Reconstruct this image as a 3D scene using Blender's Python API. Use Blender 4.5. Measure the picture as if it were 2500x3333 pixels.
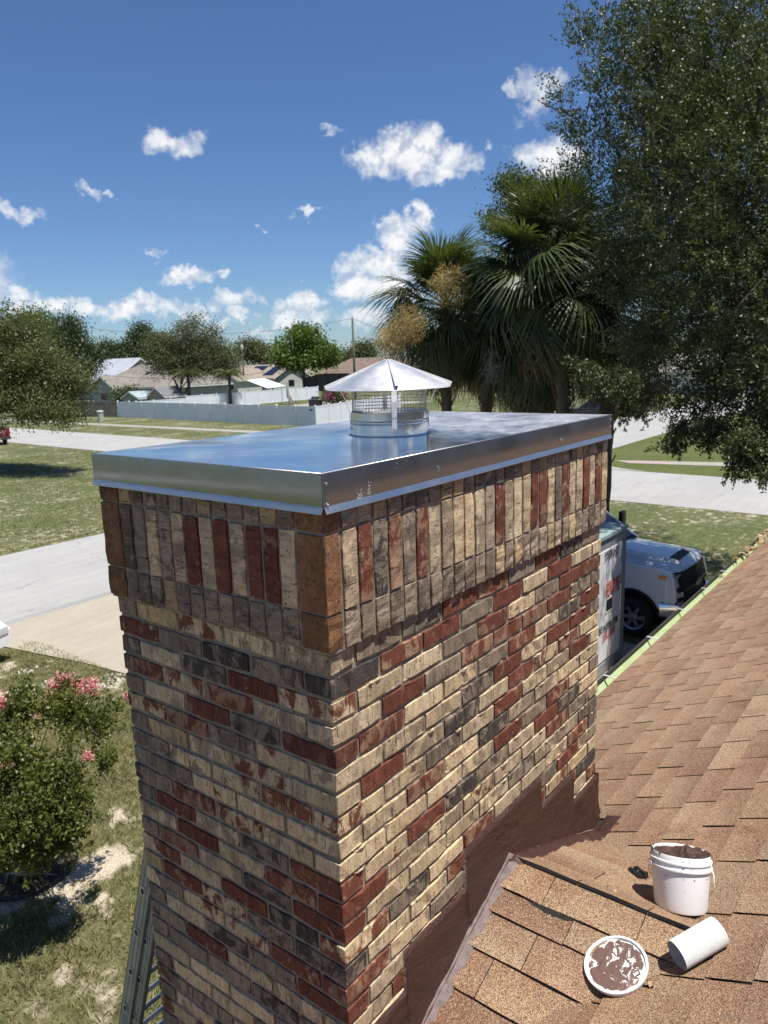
import bpy, bmesh, math, random
import numpy as np
from mathutils import Vector, Matrix, noise as mnoise
R_ = math.radians
for o in list(bpy.data.objects): bpy.data.objects.remove(o, do_unlink=True)
SC = bpy.context.scene
COL = SC.collection
rnd = random.Random(7)
rng = np.random.default_rng(11)

# ------------------------------------------------------------------ camera
CAM = np.array([-1.36217, -1.25883, 5.66899]); FPX = 2460.72
YAW, PIT, ROL = R_(38.0286), R_(11.4599), R_(-1.9042)
_f = np.array([math.cos(PIT)*math.cos(YAW), math.cos(PIT)*math.sin(YAW), -math.sin(PIT)])
_r = np.array([math.sin(YAW), -math.cos(YAW), 0.]); _u = np.cross(_r, _f)
CR = math.cos(ROL)*_r + math.sin(ROL)*_u
CU = -math.sin(ROL)*_r + math.cos(ROL)*_u
cd = bpy.data.cameras.new('Camera'); cam = bpy.data.objects.new('Camera', cd); COL.objects.link(cam)
cam.matrix_world = Matrix(((CR[0], CU[0], -_f[0], CAM[0]), (CR[1], CU[1], -_f[1], CAM[1]), (CR[2], CU[2], -_f[2], CAM[2]), (0, 0, 0, 1)))
cd.sensor_fit = 'VERTICAL'; cd.sensor_height = 24; cd.sensor_width = 18; cd.lens = 24*FPX/3333
cd.clip_end = 5000; cd.clip_start = .05
cd.dof.use_dof = True; cd.dof.focus_distance = 2.6; cd.dof.aperture_fstop = 5.0
SC.camera = cam

# ------------------------------------------------------------------ light
SUN_EL, SUN_AZ = R_(72), R_(-3)         # azimuth of travel measured from +Y towards +X
SD = Vector((math.cos(SUN_EL)*math.sin(SUN_AZ), math.cos(SUN_EL)*math.cos(SUN_AZ), -math.sin(SUN_EL)))
sl = bpy.data.lights.new('Sun', 'SUN'); sl.energy = 5.0; sl.angle = R_(.53); sl.color = (1, .955, .88)
so = bpy.data.objects.new('Sun', sl); COL.objects.link(so); so.rotation_euler = SD.to_track_quat('-Z', 'Y').to_euler(); so.location = (0, -10, 40)
W = bpy.data.worlds.new('World'); SC.world = W; W.use_nodes = True
SC.view_settings.view_transform = 'Standard'; SC.view_settings.look = 'None'; SC.view_settings.gamma = 1
SC.view_settings.use_curve_mapping = False
SC.view_settings.exposure = .52
SKY_STRENGTH = .064

# ------------------------------------------------------------------ pixel helpers (source picture 2500 x 3333)
def ray(x, y):
    d = _f + (x-1250)/FPX*CR - (y-1666.5)/FPX*CU
    return d/np.linalg.norm(d)
def at(x, y, fw):
    d = ray(x, y); return CAM + d*(fw/(d@_f))
def onz(x, y, z):
    d = ray(x, y); return CAM + d*((z-CAM[2])/d[2])
def ony(x, y, yy):
    d = ray(x, y); return CAM + d*((yy-CAM[1])/d[1])

# ------------------------------------------------------------------ node helpers
def N(nt, typ, _ops=None, **kw):
    n = nt.nodes.new('ShaderNode'+typ)
    for k, v in (_ops or {}).items(): setattr(n, k, v)
    for k, v in kw.items():
        key = int(k[1:]) if k[0] == 'i' and k[1:].isdigit() else k.replace('_', ' ')
        s = n.inputs[key]
        if isinstance(v, bpy.types.NodeSocket): nt.links.new(v, s)
        elif isinstance(v, tuple) and len(v) == 3 and s.type == 'RGBA': s.default_value = (*v, 1)
        else: s.default_value = v
    return n
def math_(nt, op, a, b=0., c=0.):
    n = N(nt, 'Math', {'operation': op}, i0=a, i1=b)
    if op in ('MULTIPLY_ADD', 'SMOOTH_MAX', 'SMOOTH_MIN', 'COMPARE'):
        if isinstance(c, bpy.types.NodeSocket): nt.links.new(c, n.inputs[2])
        else: n.inputs[2].default_value = c
    return n.outputs[0]
def vmath(nt, op, a, b=(0, 0, 0)):
    n = N(nt, 'VectorMath', {'operation': op}, i0=a, i1=b)
    return n.outputs['Value'] if op in ('LENGTH', 'DOT_PRODUCT', 'DISTANCE') else n.outputs[0]
def mix(nt, f, a, b, blend='MIX'):
    n = nt.nodes.new('ShaderNodeMix'); n.data_type = 'RGBA'; n.blend_type = blend
    for i, v in ((0, f), (6, a), (7, b)):
        if isinstance(v, bpy.types.NodeSocket): nt.links.new(v, n.inputs[i])
        elif i == 0: n.inputs[i].default_value = v
        else: n.inputs[i].default_value = (*v[:3], 1)
    return n.outputs[2]
def ramp(nt, f, lo, hi, a=0., b=1.):
    n = N(nt, 'MapRange', {'interpolation_type': 'SMOOTHSTEP'}, i0=f, i1=lo, i2=hi, i3=a, i4=b)
    return n.outputs[0]
def noise(nt, vec, scale, detail=3., rough=.55, dist=0., col=False):
    n = N(nt, 'TexNoise', Vector=vec, Scale=scale, Detail=detail, Roughness=rough, Distortion=dist)
    return n.outputs['Color' if col else 'Fac']
def pos(nt): return N(nt, 'NewGeometry').outputs['Position']
def scaled(nt, v, s): return vmath(nt, 'MULTIPLY', v, s)
def attr(nt, name):
    n = N(nt, 'Attribute', {'attribute_name': name}); return n
def newmat(name):
    m = bpy.data.materials.new(name); m.use_nodes = True; nt = m.node_tree
    return m, nt, nt.nodes['Principled BSDF']
def sets(nt, b, **kw):
    for k, v in kw.items():
        s = b.inputs[k.replace('_', ' ')]
        if isinstance(v, bpy.types.NodeSocket): nt.links.new(v, s)
        elif isinstance(v, tuple) and s.type == 'RGBA': s.default_value = (*v[:3], 1)
        else: s.default_value = v
def bump(nt, b, h, strength=.3, dist=.01):
    n = N(nt, 'Bump', Height=h, Strength=strength, Distance=dist); nt.links.new(n.outputs[0], b.inputs['Normal'])
def simple(name, col, rough=.55, metal=0., var=.12, scale=6., bmp=0., spec=.5):
    m, nt, b = newmat(name); p = pos(nt)
    f = noise(nt, p, scale, 4)
    c = mix(nt, ramp(nt, f, .3, .7), tuple(x*(1-var) for x in col), tuple(min(1, x*(1+var)) for x in col))
    sets(nt, b, Base_Color=c, Roughness=rough, Metallic=metal, Specular_IOR_Level=spec)
    sets(nt, b, Roughness=ramp(nt, noise(nt, p, scale*3, 3), .3, .7, max(0, rough-.06), min(1, rough+.08)))
    if bmp: bump(nt, b, noise(nt, p, scale*8, 4), bmp, .004)
    return m

# ------------------------------------------------------------------ world: Nishita sky with cumulus
CLOUD_DARK, CLOUD_LIGHT = (6.6, 7.2, 8.3), (11., 11., 11.)
def build_world():
    nt = W.node_tree; nt.nodes.clear()
    out = N(nt, 'OutputWorld'); bg = N(nt, 'Background', Strength=SKY_STRENGTH); nt.links.new(bg.outputs[0], out.inputs[0])
    sky = nt.nodes.new('ShaderNodeTexSky'); sky.sky_type = 'NISHITA'; sky.sun_disc = False
    sky.sun_elevation = SUN_EL; sky.sun_rotation = math.atan2(-SD.x, -SD.y)
    sky.altitude = 10; sky.air_density = 1.0; sky.dust_density = .15; sky.ozone_density = 3.0
    d = N(nt, 'TexCoord').outputs['Generated']
    sp = N(nt, 'SeparateXYZ', i0=d)
    az = math_(nt, 'ARCTAN2', sp.outputs[1], sp.outputs[0]); el = math_(nt, 'ARCSINE', sp.outputs[2])
    P = N(nt, 'CombineXYZ', i0=az, i1=el, i2=0.).outputs[0]
    warp = noise(nt, P, 22., 5., .62, 0., True)
    w = scaled(nt, vmath(nt, 'SUBTRACT', warp, (.5, .5, .5)), (.095, .07, 0))
    warp2 = noise(nt, P, 90., 3., .6, 0., True)
    w2 = scaled(nt, vmath(nt, 'SUBTRACT', warp2, (.5, .5, .5)), (.022, .018, 0))
    Q = vmath(nt, 'ADD', vmath(nt, 'ADD', P, w), w2)
    # (px, py, half width px, half height px, opacity) of the single clouds
    CL = [(555, 455, 88, 45, .8), (520, 440, 50, 50, .7), (1320, 505, 115, 62, .95), (1395, 490, 80, 66, .95), (1230, 505, 80, 50, .95), (1455, 530, 90, 45, .95),
          (1740, 320, 60, 75, .55), (1780, 290, 60, 40, .5), (1670, 280, 45, 22, .35), (1800, 520, 110, 55, .95), (1755, 530, 70, 40, .8),
          (50, 695, 80, 28, .6), (310, 622, 45, 22, .42), (385, 632, 30, 18, .35), (1000, 704, 42, 14, .75), (845, 720, 16, 10, .3),
          (1080, 445, 55, 14, .28), (1585, 480, 30, 16, .3), (505, 812, 40, 18, .45), (600, 895, 75, 32, .85), (615, 880, 40, 30, .85), (715, 875, 40, 16, .5),
          (1370, 705, 38, 52, .95), (1300, 770, 65, 65, .95), (1240, 855, 95, 50, .95), (1170, 920, 80, 55, .95), (1260, 945, 110, 60, .95), (1190, 1050, 80, 32, .6),
          (975, 990, 85, 48, .9), (930, 1040, 80, 36, .7), (1040, 1040, 70, 35, .6), (765, 970, 75, 36, .75), (640, 1005, 90, 30, .6), (465, 1000, 75, 38, .95), (410, 985, 40, 26, .9), (330, 1010, 60, 26, .5), (215, 1000, 75, 34, .95), (60, 975, 75, 45, .8), (160, 1075, 60, 22, .4), (790, 1030, 40, 28, .75), (840, 1095, 50, 25, .4), (560, 1000, 60, 30, .6), (720, 1060, 60, 22, .4), (600, 1065, 90, 18, .3),
          (-300, 900, 240, 110, 1), (-700, 1000, 300, 90, 1), (2900, 900, 260, 110, 1), (3500, 700, 200, 80, .9), (2600, 300, 160, 60, .8), (-500, 400, 140, 50, .7), (4300, 900, 300, 90, .9)]
    for a_, e_, w_, h_ in ((170, 9, 9, 3.5), (-170, 14, 7, 3), (-140, 8, 10, 3.5), (-110, 16, 7, 3), (-80, 9, 9, 3.5), (-55, 22, 6, 3), (150, 24, 6, 3), (110, 10, 9, 3.5), (125, 30, 5, 2.5), (-130, 33, 6, 3), (80, 28, 6, 3)):
        CL.append((a_, e_, w_, h_, -1))
    best = None
    for (px, py, hw, hh, op) in CL:
        v = ray(px, py); a0, e0 = math.atan2(v[1], v[0]), math.asin(v[2])
        ex, ey = hw/FPX*1.05, hh/FPX*1.05
        if op < 0: a0, e0, ex, ey, op = R_(px), R_(py), R_(hw), R_(hh), .95
        q = N(nt, 'VectorMath', {'operation': 'MULTIPLY_ADD'}, i0=Q, i1=(1/ex, 1/ey, 0), i2=(-a0/ex, -e0/ey, 0)).outputs[0]
        m = math_(nt, 'MULTIPLY_ADD', vmath(nt, 'DOT_PRODUCT', q, q), -1., .35+op)
        best = m if best is None else math_(nt, 'MAXIMUM', best, m)
    # far cumulus all round the horizon
    band = noise(nt, scaled(nt, Q, (1, 2.2, 1)), 9., 4., .6)
    bm = math_(nt, 'MULTIPLY', ramp(nt, band, .55, .75), ramp(nt, el, .13, .04))
    best = math_(nt, 'MAXIMUM', best, math_(nt, 'MULTIPLY_ADD', bm, .55, -.2))
    t1 = noise(nt, P, 42., 5., .6); t2 = noise(nt, vmath(nt, 'ADD', P, (.003, .012, 0)), 42., 3., .6)
    alpha = math_(nt, 'MULTIPLY', ramp(nt, best, -.15, 1.45), ramp(nt, t1, .25, .55, .6, 1.))
    lit = math_(nt, 'MULTIPLY_ADD', math_(nt, 'SUBTRACT', t1, t2), 1.8, .62)
    cc = mix(nt, ramp(nt, lit, .25, .75), CLOUD_DARK, CLOUD_LIGHT)
    skyc = mix(nt, 1., sky.outputs[0], (.70, .885, 1.16), 'MULTIPLY')
    nt.links.new(mix(nt, alpha, skyc, cc), bg.inputs[0])
build_world()
W.cycles.sampling_method = 'NONE'
SC.cycles.max_bounces = 6; SC.cycles.diffuse_bounces = 3; SC.cycles.glossy_bounces = 3; SC.cycles.transmission_bounces = 3; SC.cycles.transparent_max_bounces = 6
SC.cycles.caustics_reflective = False; SC.cycles.caustics_refractive = False; SC.cycles.sample_clamp_indirect = 6

# ------------------------------------------------------------------ mesh helpers
class MB:
    def __init__(s): s.v = []; s.f = []; s.m = []; s.c = []
    def add(s, vs, fs, mi=0, col=None):
        o = len(s.v); s.v += [tuple(map(float, v)) for v in vs]; s.f += [tuple(i+o for i in f) for f in fs]; s.m += [mi]*len(fs)
        if col is not None: s.c += [col]*len(vs)
        return s
    def box(s, lo, hi, mi=0, col=None):
        (a, b, c), (d, e, f) = lo, hi
        return s.add([(a, b, c), (d, b, c), (d, e, c), (a, e, c), (a, b, f), (d, b, f), (d, e, f), (a, e, f)],
                     [(0, 3, 2, 1), (4, 5, 6, 7), (0, 1, 5, 4), (1, 2, 6, 5), (2, 3, 7, 6), (3, 0, 4, 7)], mi, col)
    def obox(s, c, ax, ay, az, mi=0):
        c, ax, ay, az = map(np.array, (c, ax, ay, az))
        vs = [c+i*ax+j*ay+k*az for k in (-1, 1) for (i, j) in ((-1, -1), (1, -1), (1, 1), (-1, 1))]
        return s.add(vs, [(0, 3, 2, 1), (4, 5, 6, 7), (0, 1, 5, 4), (1, 2, 6, 5), (2, 3, 7, 6), (3, 0, 4, 7)], mi)
    def bar(s, a, b, w, h, up=(0, 0, 1), mi=0):
        a, b = np.array(a, float), np.array(b, float); d = b-a; L = np.linalg.norm(d); d /= L
        up = np.array(up, float)
        if abs(d@up) > .98: up = np.array([1., 0, 0])
        x = np.cross(d, up); x /= np.linalg.norm(x); y = np.cross(x, d)
        return s.obox((a+b)/2, d*L/2, x*w/2, y*h/2, mi)
    def tube(s, pts, rad, n=8, mi=0, cap=True, smooth=True):
        pts = [np.array(p, float) for p in pts]; k = len(pts)
        if not hasattr(rad, '__len__'): rad = [rad]*k
        vs = []; prev = None
        for i, p in enumerate(pts):
            d = pts[min(i+1, k-1)]-pts[max(i-1, 0)]; d /= (np.linalg.norm(d)+1e-9)
            if prev is None:
                t = np.array([0, 0, 1.]) if abs(d[2]) < .9 else np.array([1., 0, 0]); x = np.cross(d, t)
            else: x = prev-d*(prev@d)
            x /= (np.linalg.norm(x)+1e-9); prev = x; y = np.cross(d, x)
            vs += [p+rad[i]*(math.cos(2*math.pi*j/n)*x+math.sin(2*math.pi*j/n)*y) for j in range(n)]
        fs = [(i*n+j, i*n+(j+1) % n, (i+1)*n+(j+1) % n, (i+1)*n+j) for i in range(k-1) for j in range(n)]
        if cap: fs += [tuple(range(n-1, -1, -1)), tuple((k-1)*n+j for j in range(n))]
        return s.add(vs, fs, mi)
    def lathe(s, prof, c=(0, 0, 0), n=32, mi=0, axis=(0, 0, 1), close=False, a0=0., a1=2*math.pi):
        c = np.array(c, float); ax = np.array(axis, float); ax /= np.linalg.norm(ax)
        x = np.cross(ax, (0, 1, 0) if abs(ax[1]) < .9 else (1, 0, 0)); x /= np.linalg.norm(x); y = np.cross(ax, x)
        full = abs(a1-a0-2*math.pi) < 1e-6; m = n if full else n+1
        vs = [c+ax*z+r*(math.cos(a0+(a1-a0)*j/n)*x+math.sin(a0+(a1-a0)*j/n)*y) for (r, z) in prof for j in range(m)]
        fs = [(i*m+j, i*m+(j+1) % m, (i+1)*m+(j+1) % m, (i+1)*m+j) for i in range(len(prof)-1) for j in range(n)]
        if close: fs += [tuple(range(m-1, -1, -1)), tuple((len(prof)-1)*m+j for j in range(m))]
        return s.add(vs, fs, mi)
    def prism(s, poly, d, mi=0):
        """poly: list of 3-D points, d: extrusion vector"""
        n = len(poly); P = [np.array(p, float) for p in poly]; d = np.array(d, float)
        return s.add(P+[p+d for p in P], [tuple(range(n-1, -1, -1)), tuple(range(n, 2*n))]+[(i, (i+1) % n, n+(i+1) % n, n+i) for i in range(n)], mi)
    def build(s, name, mats, parent=None, origin=None, smooth=False, angle=None):
        me = bpy.data.meshes.new(name)
        if parent is not None and origin is None: origin = ORG.get(parent.name, (0, 0, 0))
        o = np.array(origin if origin is not None else (0, 0, 0), float)
        V = np.array(s.v, float).reshape(-1, 3)-o
        me.from_pydata(V.tolist(), [], s.f)
        for m in (mats if isinstance(mats, (list, tuple)) else [mats]): me.materials.append(m)
        if any(s.m): me.polygons.foreach_set('material_index', s.m)
        if s.c and len(s.c) == len(s.v):
            ca = me.color_attributes.new('bc', 'FLOAT_COLOR', 'POINT'); ca.data.foreach_set('color', np.array([c[:4] for c in s.c], 'f').ravel())
            cb = me.color_attributes.new('bd', 'FLOAT_COLOR', 'POINT'); cb.data.foreach_set('color', np.array([c[4:8] for c in s.c], 'f').ravel())
        if smooth: me.polygons.foreach_set('use_smooth', [True]*len(s.f))
        me.update()
        if smooth and angle:
            me.set_sharp_from_angle(angle=R_(angle))
        ob = bpy.data.objects.new(name, me); COL.objects.link(ob)
        if parent is not None: ob.parent = parent; ORG[ob.name] = tuple(o)
        else: ob.location = o; ORG[ob.name] = tuple(o)
        return ob
ORG = {}
def tag(o, label, cat, group=None):
    o['label'] = label; o['category'] = cat
    if group: o['group'] = group
    return o
def thing(name, label, cat, loc=(0, 0, 0), group=None):
    o = bpy.data.objects.new(name, None); COL.objects.link(o); o.location = tuple(map(float, loc)); ORG[o.name] = tuple(map(float, loc)); o.empty_display_size = .2
    return tag(o, label, cat, group)
def structure(o): o['kind'] = 'structure'; return o
def stuff(o): o['kind'] = 'stuff'; return o
def quads(name, V, mat, parent=None, origin=(0, 0, 0)):
    n = len(V)//4; me = bpy.data.meshes.new(name)
    me.from_pydata(V-np.array(origin), [], np.arange(n*4).reshape(n, 4)); me.materials.append(mat); me.update()
    o = bpy.data.objects.new(name, me); COL.objects.link(o)
    if parent is not None: o.parent = parent
    else: o.location = origin
    return o
def unit(a): return a/(np.linalg.norm(a, axis=-1, keepdims=True)+1e-9)
def copy_tree(o, parent=None):
    c = o.copy(); COL.objects.link(c); c.parent = parent
    for ch in o.children: copy_tree(ch, c)
    return c

# ------------------------------------------------------------------ materials
def m_brick(name, horizontal, plain=False):
    m, nt, b = newmat(name); p = pos(nt)
    a = attr(nt, 'bc'); d = attr(nt, 'bd')
    pn = noise(nt, scaled(nt, p, (1, 1, 1) if horizontal else (1, 1, .75)), 17., 5., .65, .6)
    th = math_(nt, 'SUBTRACT', .72, math_(nt, 'MULTIPLY', a.outputs['Alpha'], .44))
    pm = N(nt, 'MapRange', {'interpolation_type': 'SMOOTHSTEP'}, i0=pn, i1=th, i2=math_(nt, 'ADD', th, .10)).outputs[0]
    c = mix(nt, pm, a.outputs['Color'], d.outputs['Color'])
    tone = noise(nt, scaled(nt, p, (25, 25, 25) if plain else (12, 12, 40) if horizontal else (45, 45, 9)), 1., 5., .75)
    c = mix(nt, ramp(nt, tone, .3, .7, .0, 1.), mix(nt, 1., c, (.70, .68, .66), 'MULTIPLY'), mix(nt, 1., c, (1.2, 1.2, 1.2), 'MULTIPLY'))
    c = mix(nt, ramp(nt, noise(nt, scaled(nt, p, (1, 1, .5)), 7., 4., .65), .45, .75, 0, .45), c, mix(nt, 1., c, (.55, .52, .50), 'MULTIPLY'))
    st = (80, 80, 38) if plain else (8, 8, 90) if horizontal else (90, 90, 8)
    pit = noise(nt, scaled(nt, p, st), 1.6, 4., .65)
    pm2 = ramp(nt, pit, .40, .33)
    dots = noise(nt, p, 120., 2., .5)
    pm3 = ramp(nt, dots, .36, .30)
    pits = math_(nt, 'MAXIMUM', pm2, pm3)
    c = mix(nt, math_(nt, 'MULTIPLY', pits, .8), c, (.035, .028, .022))
    ef = ramp(nt, noise(nt, p, 28., 6., .75), .58, .72, 0, .45)
    c = mix(nt, ef, c, (.52, .49, .44))
    sets(nt, b, Base_Color=c, Roughness=.86, Specular_IOR_Level=.25)
    h = math_(nt, 'SUBTRACT', math_(nt, 'MULTIPLY', noise(nt, p, 120., 5., .7), .8), pits)
    bump(nt, b, h, .75, .003)
    return m
def m_shingle():
    m, nt, b = newmat('asphalt_shingle'); p = pos(nt)
    a = attr(nt, 'bc')
    g = noise(nt, p, 260., 2., .7)
    g2 = noise(nt, p, 120., 3., .7)
    big = noise(nt, p, 3.2, 3., .6)
    c = a.outputs['Color']
    red = ramp(nt, noise(nt, scaled(nt, p, (1., .8, 1)), 6.5, 3., .6), .5, .68, 0., .6)
    c = mix(nt, red, c, (.165, .082, .05))
    c = mix(nt, ramp(nt, big, .4, .7, 0, .35), c, (.28, .20, .13))
    c = mix(nt, ramp(nt, g, .40, .60), mix(nt, 1., c, (.40, .37, .35), 'MULTIPLY'), mix(nt, 1., c, (1.75, 1.75, 1.7), 'MULTIPLY'))
    c = mix(nt, ramp(nt, g2, .56, .66, 0, .55), c, (.5, .39, .27))
    c = mix(nt, ramp(nt, noise(nt, p, 14., 6., .75), .58, .70, 0, .6), c, (.10, .085, .075))
    sets(nt, b, Base_Color=c, Roughness=.92, Specular_IOR_Level=.25)
    bump(nt, b, math_(nt, 'ADD', g, math_(nt, 'MULTIPLY', g2, .6)), .8, .0025)
    return m
def m_metal(name, col, rough, var, scratches=True, warp=0.):
    m, nt, b = newmat(name); p = pos(nt)
    r = ramp(nt, noise(nt, p, 5., 5., .65), .3, .75, rough-var, rough+var)
    sc = noise(nt, scaled(nt, p, (20, 4, 60)), 4., 5., .7)
    c = mix(nt, ramp(nt, sc, .35, .7), tuple(x*.86 for x in col), col)
    c = mix(nt, ramp(nt, noise(nt, p, 9., 6., .7), .62, .78, 0, .35), c, tuple(x*.72 for x in col))
    sets(nt, b, Base_Color=c, Metallic=1., Roughness=r)
    if warp:
        bump(nt, b, noise(nt, p, 3., 2., .5), warp, .02)
    return m
def m_ground(name, cols, scale=.6, sand=None, bm=.6, fine=30.):
    m, nt, b = newmat(name); p = pos(nt)
    f1 = noise(nt, p, scale, 5., .65); f2 = noise(nt, p, scale*9, 4., .65); f3 = noise(nt, p, fine, 3., .7)
    c = mix(nt, ramp(nt, f1, .35, .65), cols[0], cols[1])
    c = mix(nt, ramp(nt, f2, .45, .7, 0, .8), c, cols[2])
    if sand: c = mix(nt, ramp(nt, math_(nt, 'ADD', math_(nt, 'MULTIPLY', f2, .6), math_(nt, 'MULTIPLY', f1, .4)), sand[1], sand[1]+.07, 0, .85), c, sand[0])
    c = mix(nt, ramp(nt, f3, .3, .75), mix(nt, 1., c, (.55, .55, .5), 'MULTIPLY'), mix(nt, 1., c, (1.35, 1.35, 1.3), 'MULTIPLY'))
    sets(nt, b, Base_Color=c, Roughness=.95, Specular_IOR_Level=.15)
    bump(nt, b, math_(nt, 'ADD', f3, f2), bm, .06)
    return m
def m_leaf(name, c1, c2, rough=.45, trans=.3, spec=.5):
    m, nt, b = newmat(name); p = pos(nt)
    ri = N(nt, 'NewGeometry').outputs['Random Per Island']
    c = mix(nt, ri, c1, c2)
    c = mix(nt, ramp(nt, noise(nt, p, .9, 3.), .5, .75, 0, .5), c, tuple(min(1, x*1.6) for x in c2))
    sets(nt, b, Base_Color=c, Roughness=rough, Specular_IOR_Level=spec)
    tr = N(nt, 'BsdfTranslucent', Color=mix(nt, 1., c, (1.5, 1.5, .5), 'MULTIPLY'))
    ms = N(nt, 'MixShader', i0=trans, i1=b.outputs[0], i2=tr.outputs[0])
    nt.links.new(ms.outputs[0], nt.nodes['Material Output'].inputs[0])
    return m
def m_concrete(name, col, crack=True, var=.12, sc=1.):
    m, nt, b = newmat(name); p = pos(nt)
    f1 = noise(nt, p, .35*sc, 5., .6); f2 = noise(nt, p, 6., 4., .6); f3 = noise(nt, p, 60., 3., .7)
    c = mix(nt, ramp(nt, f1, .3, .7), tuple(x*(1-var) for x in col), col)
    c = mix(nt, ramp(nt, f2, .4, .75, 0, .35), c, tuple(x*.8 for x in col))
    st_ = noise(nt, scaled(nt, p, (.25, 2.2, 1)), 1.4, 5., .65)
    c = mix(nt, ramp(nt, st_, .4, .7, 0, .45), c, tuple(x*.78 for x in col))
    c = mix(nt, ramp(nt, f3, .35, .7), mix(nt, 1., c, (.78, .78, .78), 'MULTIPLY'), mix(nt, 1., c, (1.1, 1.1, 1.1), 'MULTIPLY'))
    if crack:
        wv = vmath(nt, 'ADD', p, scaled(nt, noise(nt, p, .6, 4., .6, 0., True), (2.2, 2.2, 0)))
        v = N(nt, 'TexVoronoi', {'feature': 'DISTANCE_TO_EDGE'}, Vector=scaled(nt, wv, (.16, .3, 0)), Scale=1.)
        c = mix(nt, math_(nt, 'MULTIPLY', ramp(nt, v.outputs['Distance'], .006, .001, 0, .6), ramp(nt, noise(nt, p, .5, 3.), .4, .6)), c, (.14, .135, .13))
    sets(nt, b, Base_Color=c, Roughness=.9, Specular_IOR_Level=.2)
    bump(nt, b, f3, .3, .01)
    return m
MT = {}
MT['brick'] = m_brick('brick_clay', False); MT['soldier'] = m_brick('brick_clay_upright', True); MT['brick_plain'] = m_brick('brick_clay_brown', False, True)
MT['mortar'] = simple('mortar', (.27, .225, .165), .95, 0, .25, 30, .9)
MT['shingle'] = m_shingle()
MT['asphalt_edge'] = simple('bitumen_edge', (.012, .011, .011), .7, 0, .3, 60, .5)
MT['felt'] = simple('roof_felt', (.02, .018, .017), .9)
MT['sheet'] = m_metal('galvanised_top_sheet', (.86, .86, .85), .1, .07, warp=.12)
_nt = MT['sheet'].node_tree; _p = pos(_nt); _b = _nt.nodes['Principled BSDF']
_x = N(_nt, 'SeparateXYZ', i0=_p).outputs[0]
_d = ramp(_nt, math_(_nt, 'ADD', _x, math_(_nt, 'MULTIPLY', noise(_nt, _p, 4., 5., .65), .7)), .95, 1.5)      # dull, hazed zinc on the far half
_sw = noise(_nt, scaled(_nt, _p, (10, 30, 1)), 1., 6., .7, 1.5)
_nt.links.new(math_(_nt, 'MULTIPLY_ADD', _d, ramp(_nt, _sw, .35, .65, .22, .36), ramp(_nt, noise(_nt, _p, 5., 4., .6), .3, .7, .09, .22)), _b.inputs['Roughness'])
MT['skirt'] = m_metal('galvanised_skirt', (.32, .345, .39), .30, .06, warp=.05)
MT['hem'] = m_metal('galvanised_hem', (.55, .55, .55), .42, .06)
MT['vent'] = m_metal('stainless_vent', (.72, .73, .74), .22, .08)
MT['cone'] = m_metal('stainless_cone', (.92, .91, .89), .5, .08)
MT['wire'] = simple('screen_wire', (.34, .34, .33), .4, 1.)
MT['screw'] = simple('screw_steel', (.6, .6, .6), .3, 1.)
MT['rust'] = simple('dark_rivet', (.12, .1, .09), .6, .6)
MT['sealant'] = simple('clear_sealant', (.45, .52, .62), .35)
m, nt, b = newmat('brown_mastic'); p = pos(nt)
f = noise(nt, scaled(nt, p, (10, 10, 42)), 1., 5., .6, 3.0); f2 = noise(nt, scaled(nt, p, (1, 1, 2.5)), 60., 5., .7, .8)
sets(nt, b, Base_Color=mix(nt, ramp(nt, f, .3, .7), (.040, .016, .011), (.064, .027, .020)), Roughness=ramp(nt, f2, .3, .7, .34, .6), Specular_IOR_Level=.45)
bump(nt, b, math_(nt, 'ADD', f, math_(nt, 'MULTIPLY', f2, .35)), 1., .006); MT['mastic'] = m
MT['mastic_pale'] = simple('dusty_mastic', (.19, .145, .138), .8, 0, .22, 40, .9)
m, nt, b = newmat('wet_roofing_cement'); p = pos(nt); f = noise(nt, p, 45., 5., .6, .8)
sets(nt, b, Base_Color=mix(nt, ramp(nt, f, .3, .7), (.035, .018, .014), (.085, .043, .034)), Roughness=.5); bump(nt, b, f, .6, .006); MT['cement'] = m
m, nt, b = newmat('lid_smeared_cement'); p = pos(nt)
f = noise(nt, scaled(nt, p, (1, 1.6, 1)), 24., 6., .68, 1.2); g = noise(nt, scaled(nt, p, (30, 90, 30)), 1., 4., .6)
c = mix(nt, ramp(nt, f, .57, .60), (.12, .068, .056), (.8, .78, .76))
c = mix(nt, math_(nt, 'MULTIPLY', ramp(nt, noise(nt, p, 7., 3.), .54, .64), ramp(nt, g, .42, .6)), c, (.40, .24, .16))
sets(nt, b, Base_Color=c, Roughness=.75); bump(nt, b, f, .4, .004); MT['smear'] = m
MT['white_plastic'] = simple('white_plastic', (.8, .8, .8), .38, 0, .03, 9)
MT['white_ribbed'] = simple('white_ribbed_plastic', (.6, .6, .56), .6, 0, .05, 30)
MT['black_plastic'] = simple('black_plastic', (.015, .015, .016), .45, 0, .3, 40)
MT['black_matte'] = simple('black_trim', (.008, .008, .009), .6)
MT['gutter'] = simple('pale_green_gutter_paint', (.42, .50, .26), .45, 0, .06, 8)
MT['gutter_lip'] = simple('dark_gutter_lip', (.035, .03, .026), .5)
MT['zinc'] = simple('zinc_strap', (.7, .7, .7), .4, .3)
MT['stucco'] = simple('beige_stucco', (.5, .45, .36), .9, 0, .1, 10, .3)
MT['grass'] = m_ground('lawn', ((.088, .11, .040), (.132, .138, .066), (.175, .162, .10)), .32, ((.40, .36, .28), .53), .8, 9.)
MT['verge'] = m_ground('green_lawn', ((.078, .105, .028), (.112, .128, .045), (.15, .145, .07)), .35, None, .7, 10.)
MT['blade'] = m_leaf('grass_blade', (.085, .125, .032), (.36, .33, .17), .6, .3, .2)
MT['road'] = m_concrete('pale_asphalt_road', (.40, .395, .38))
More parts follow.
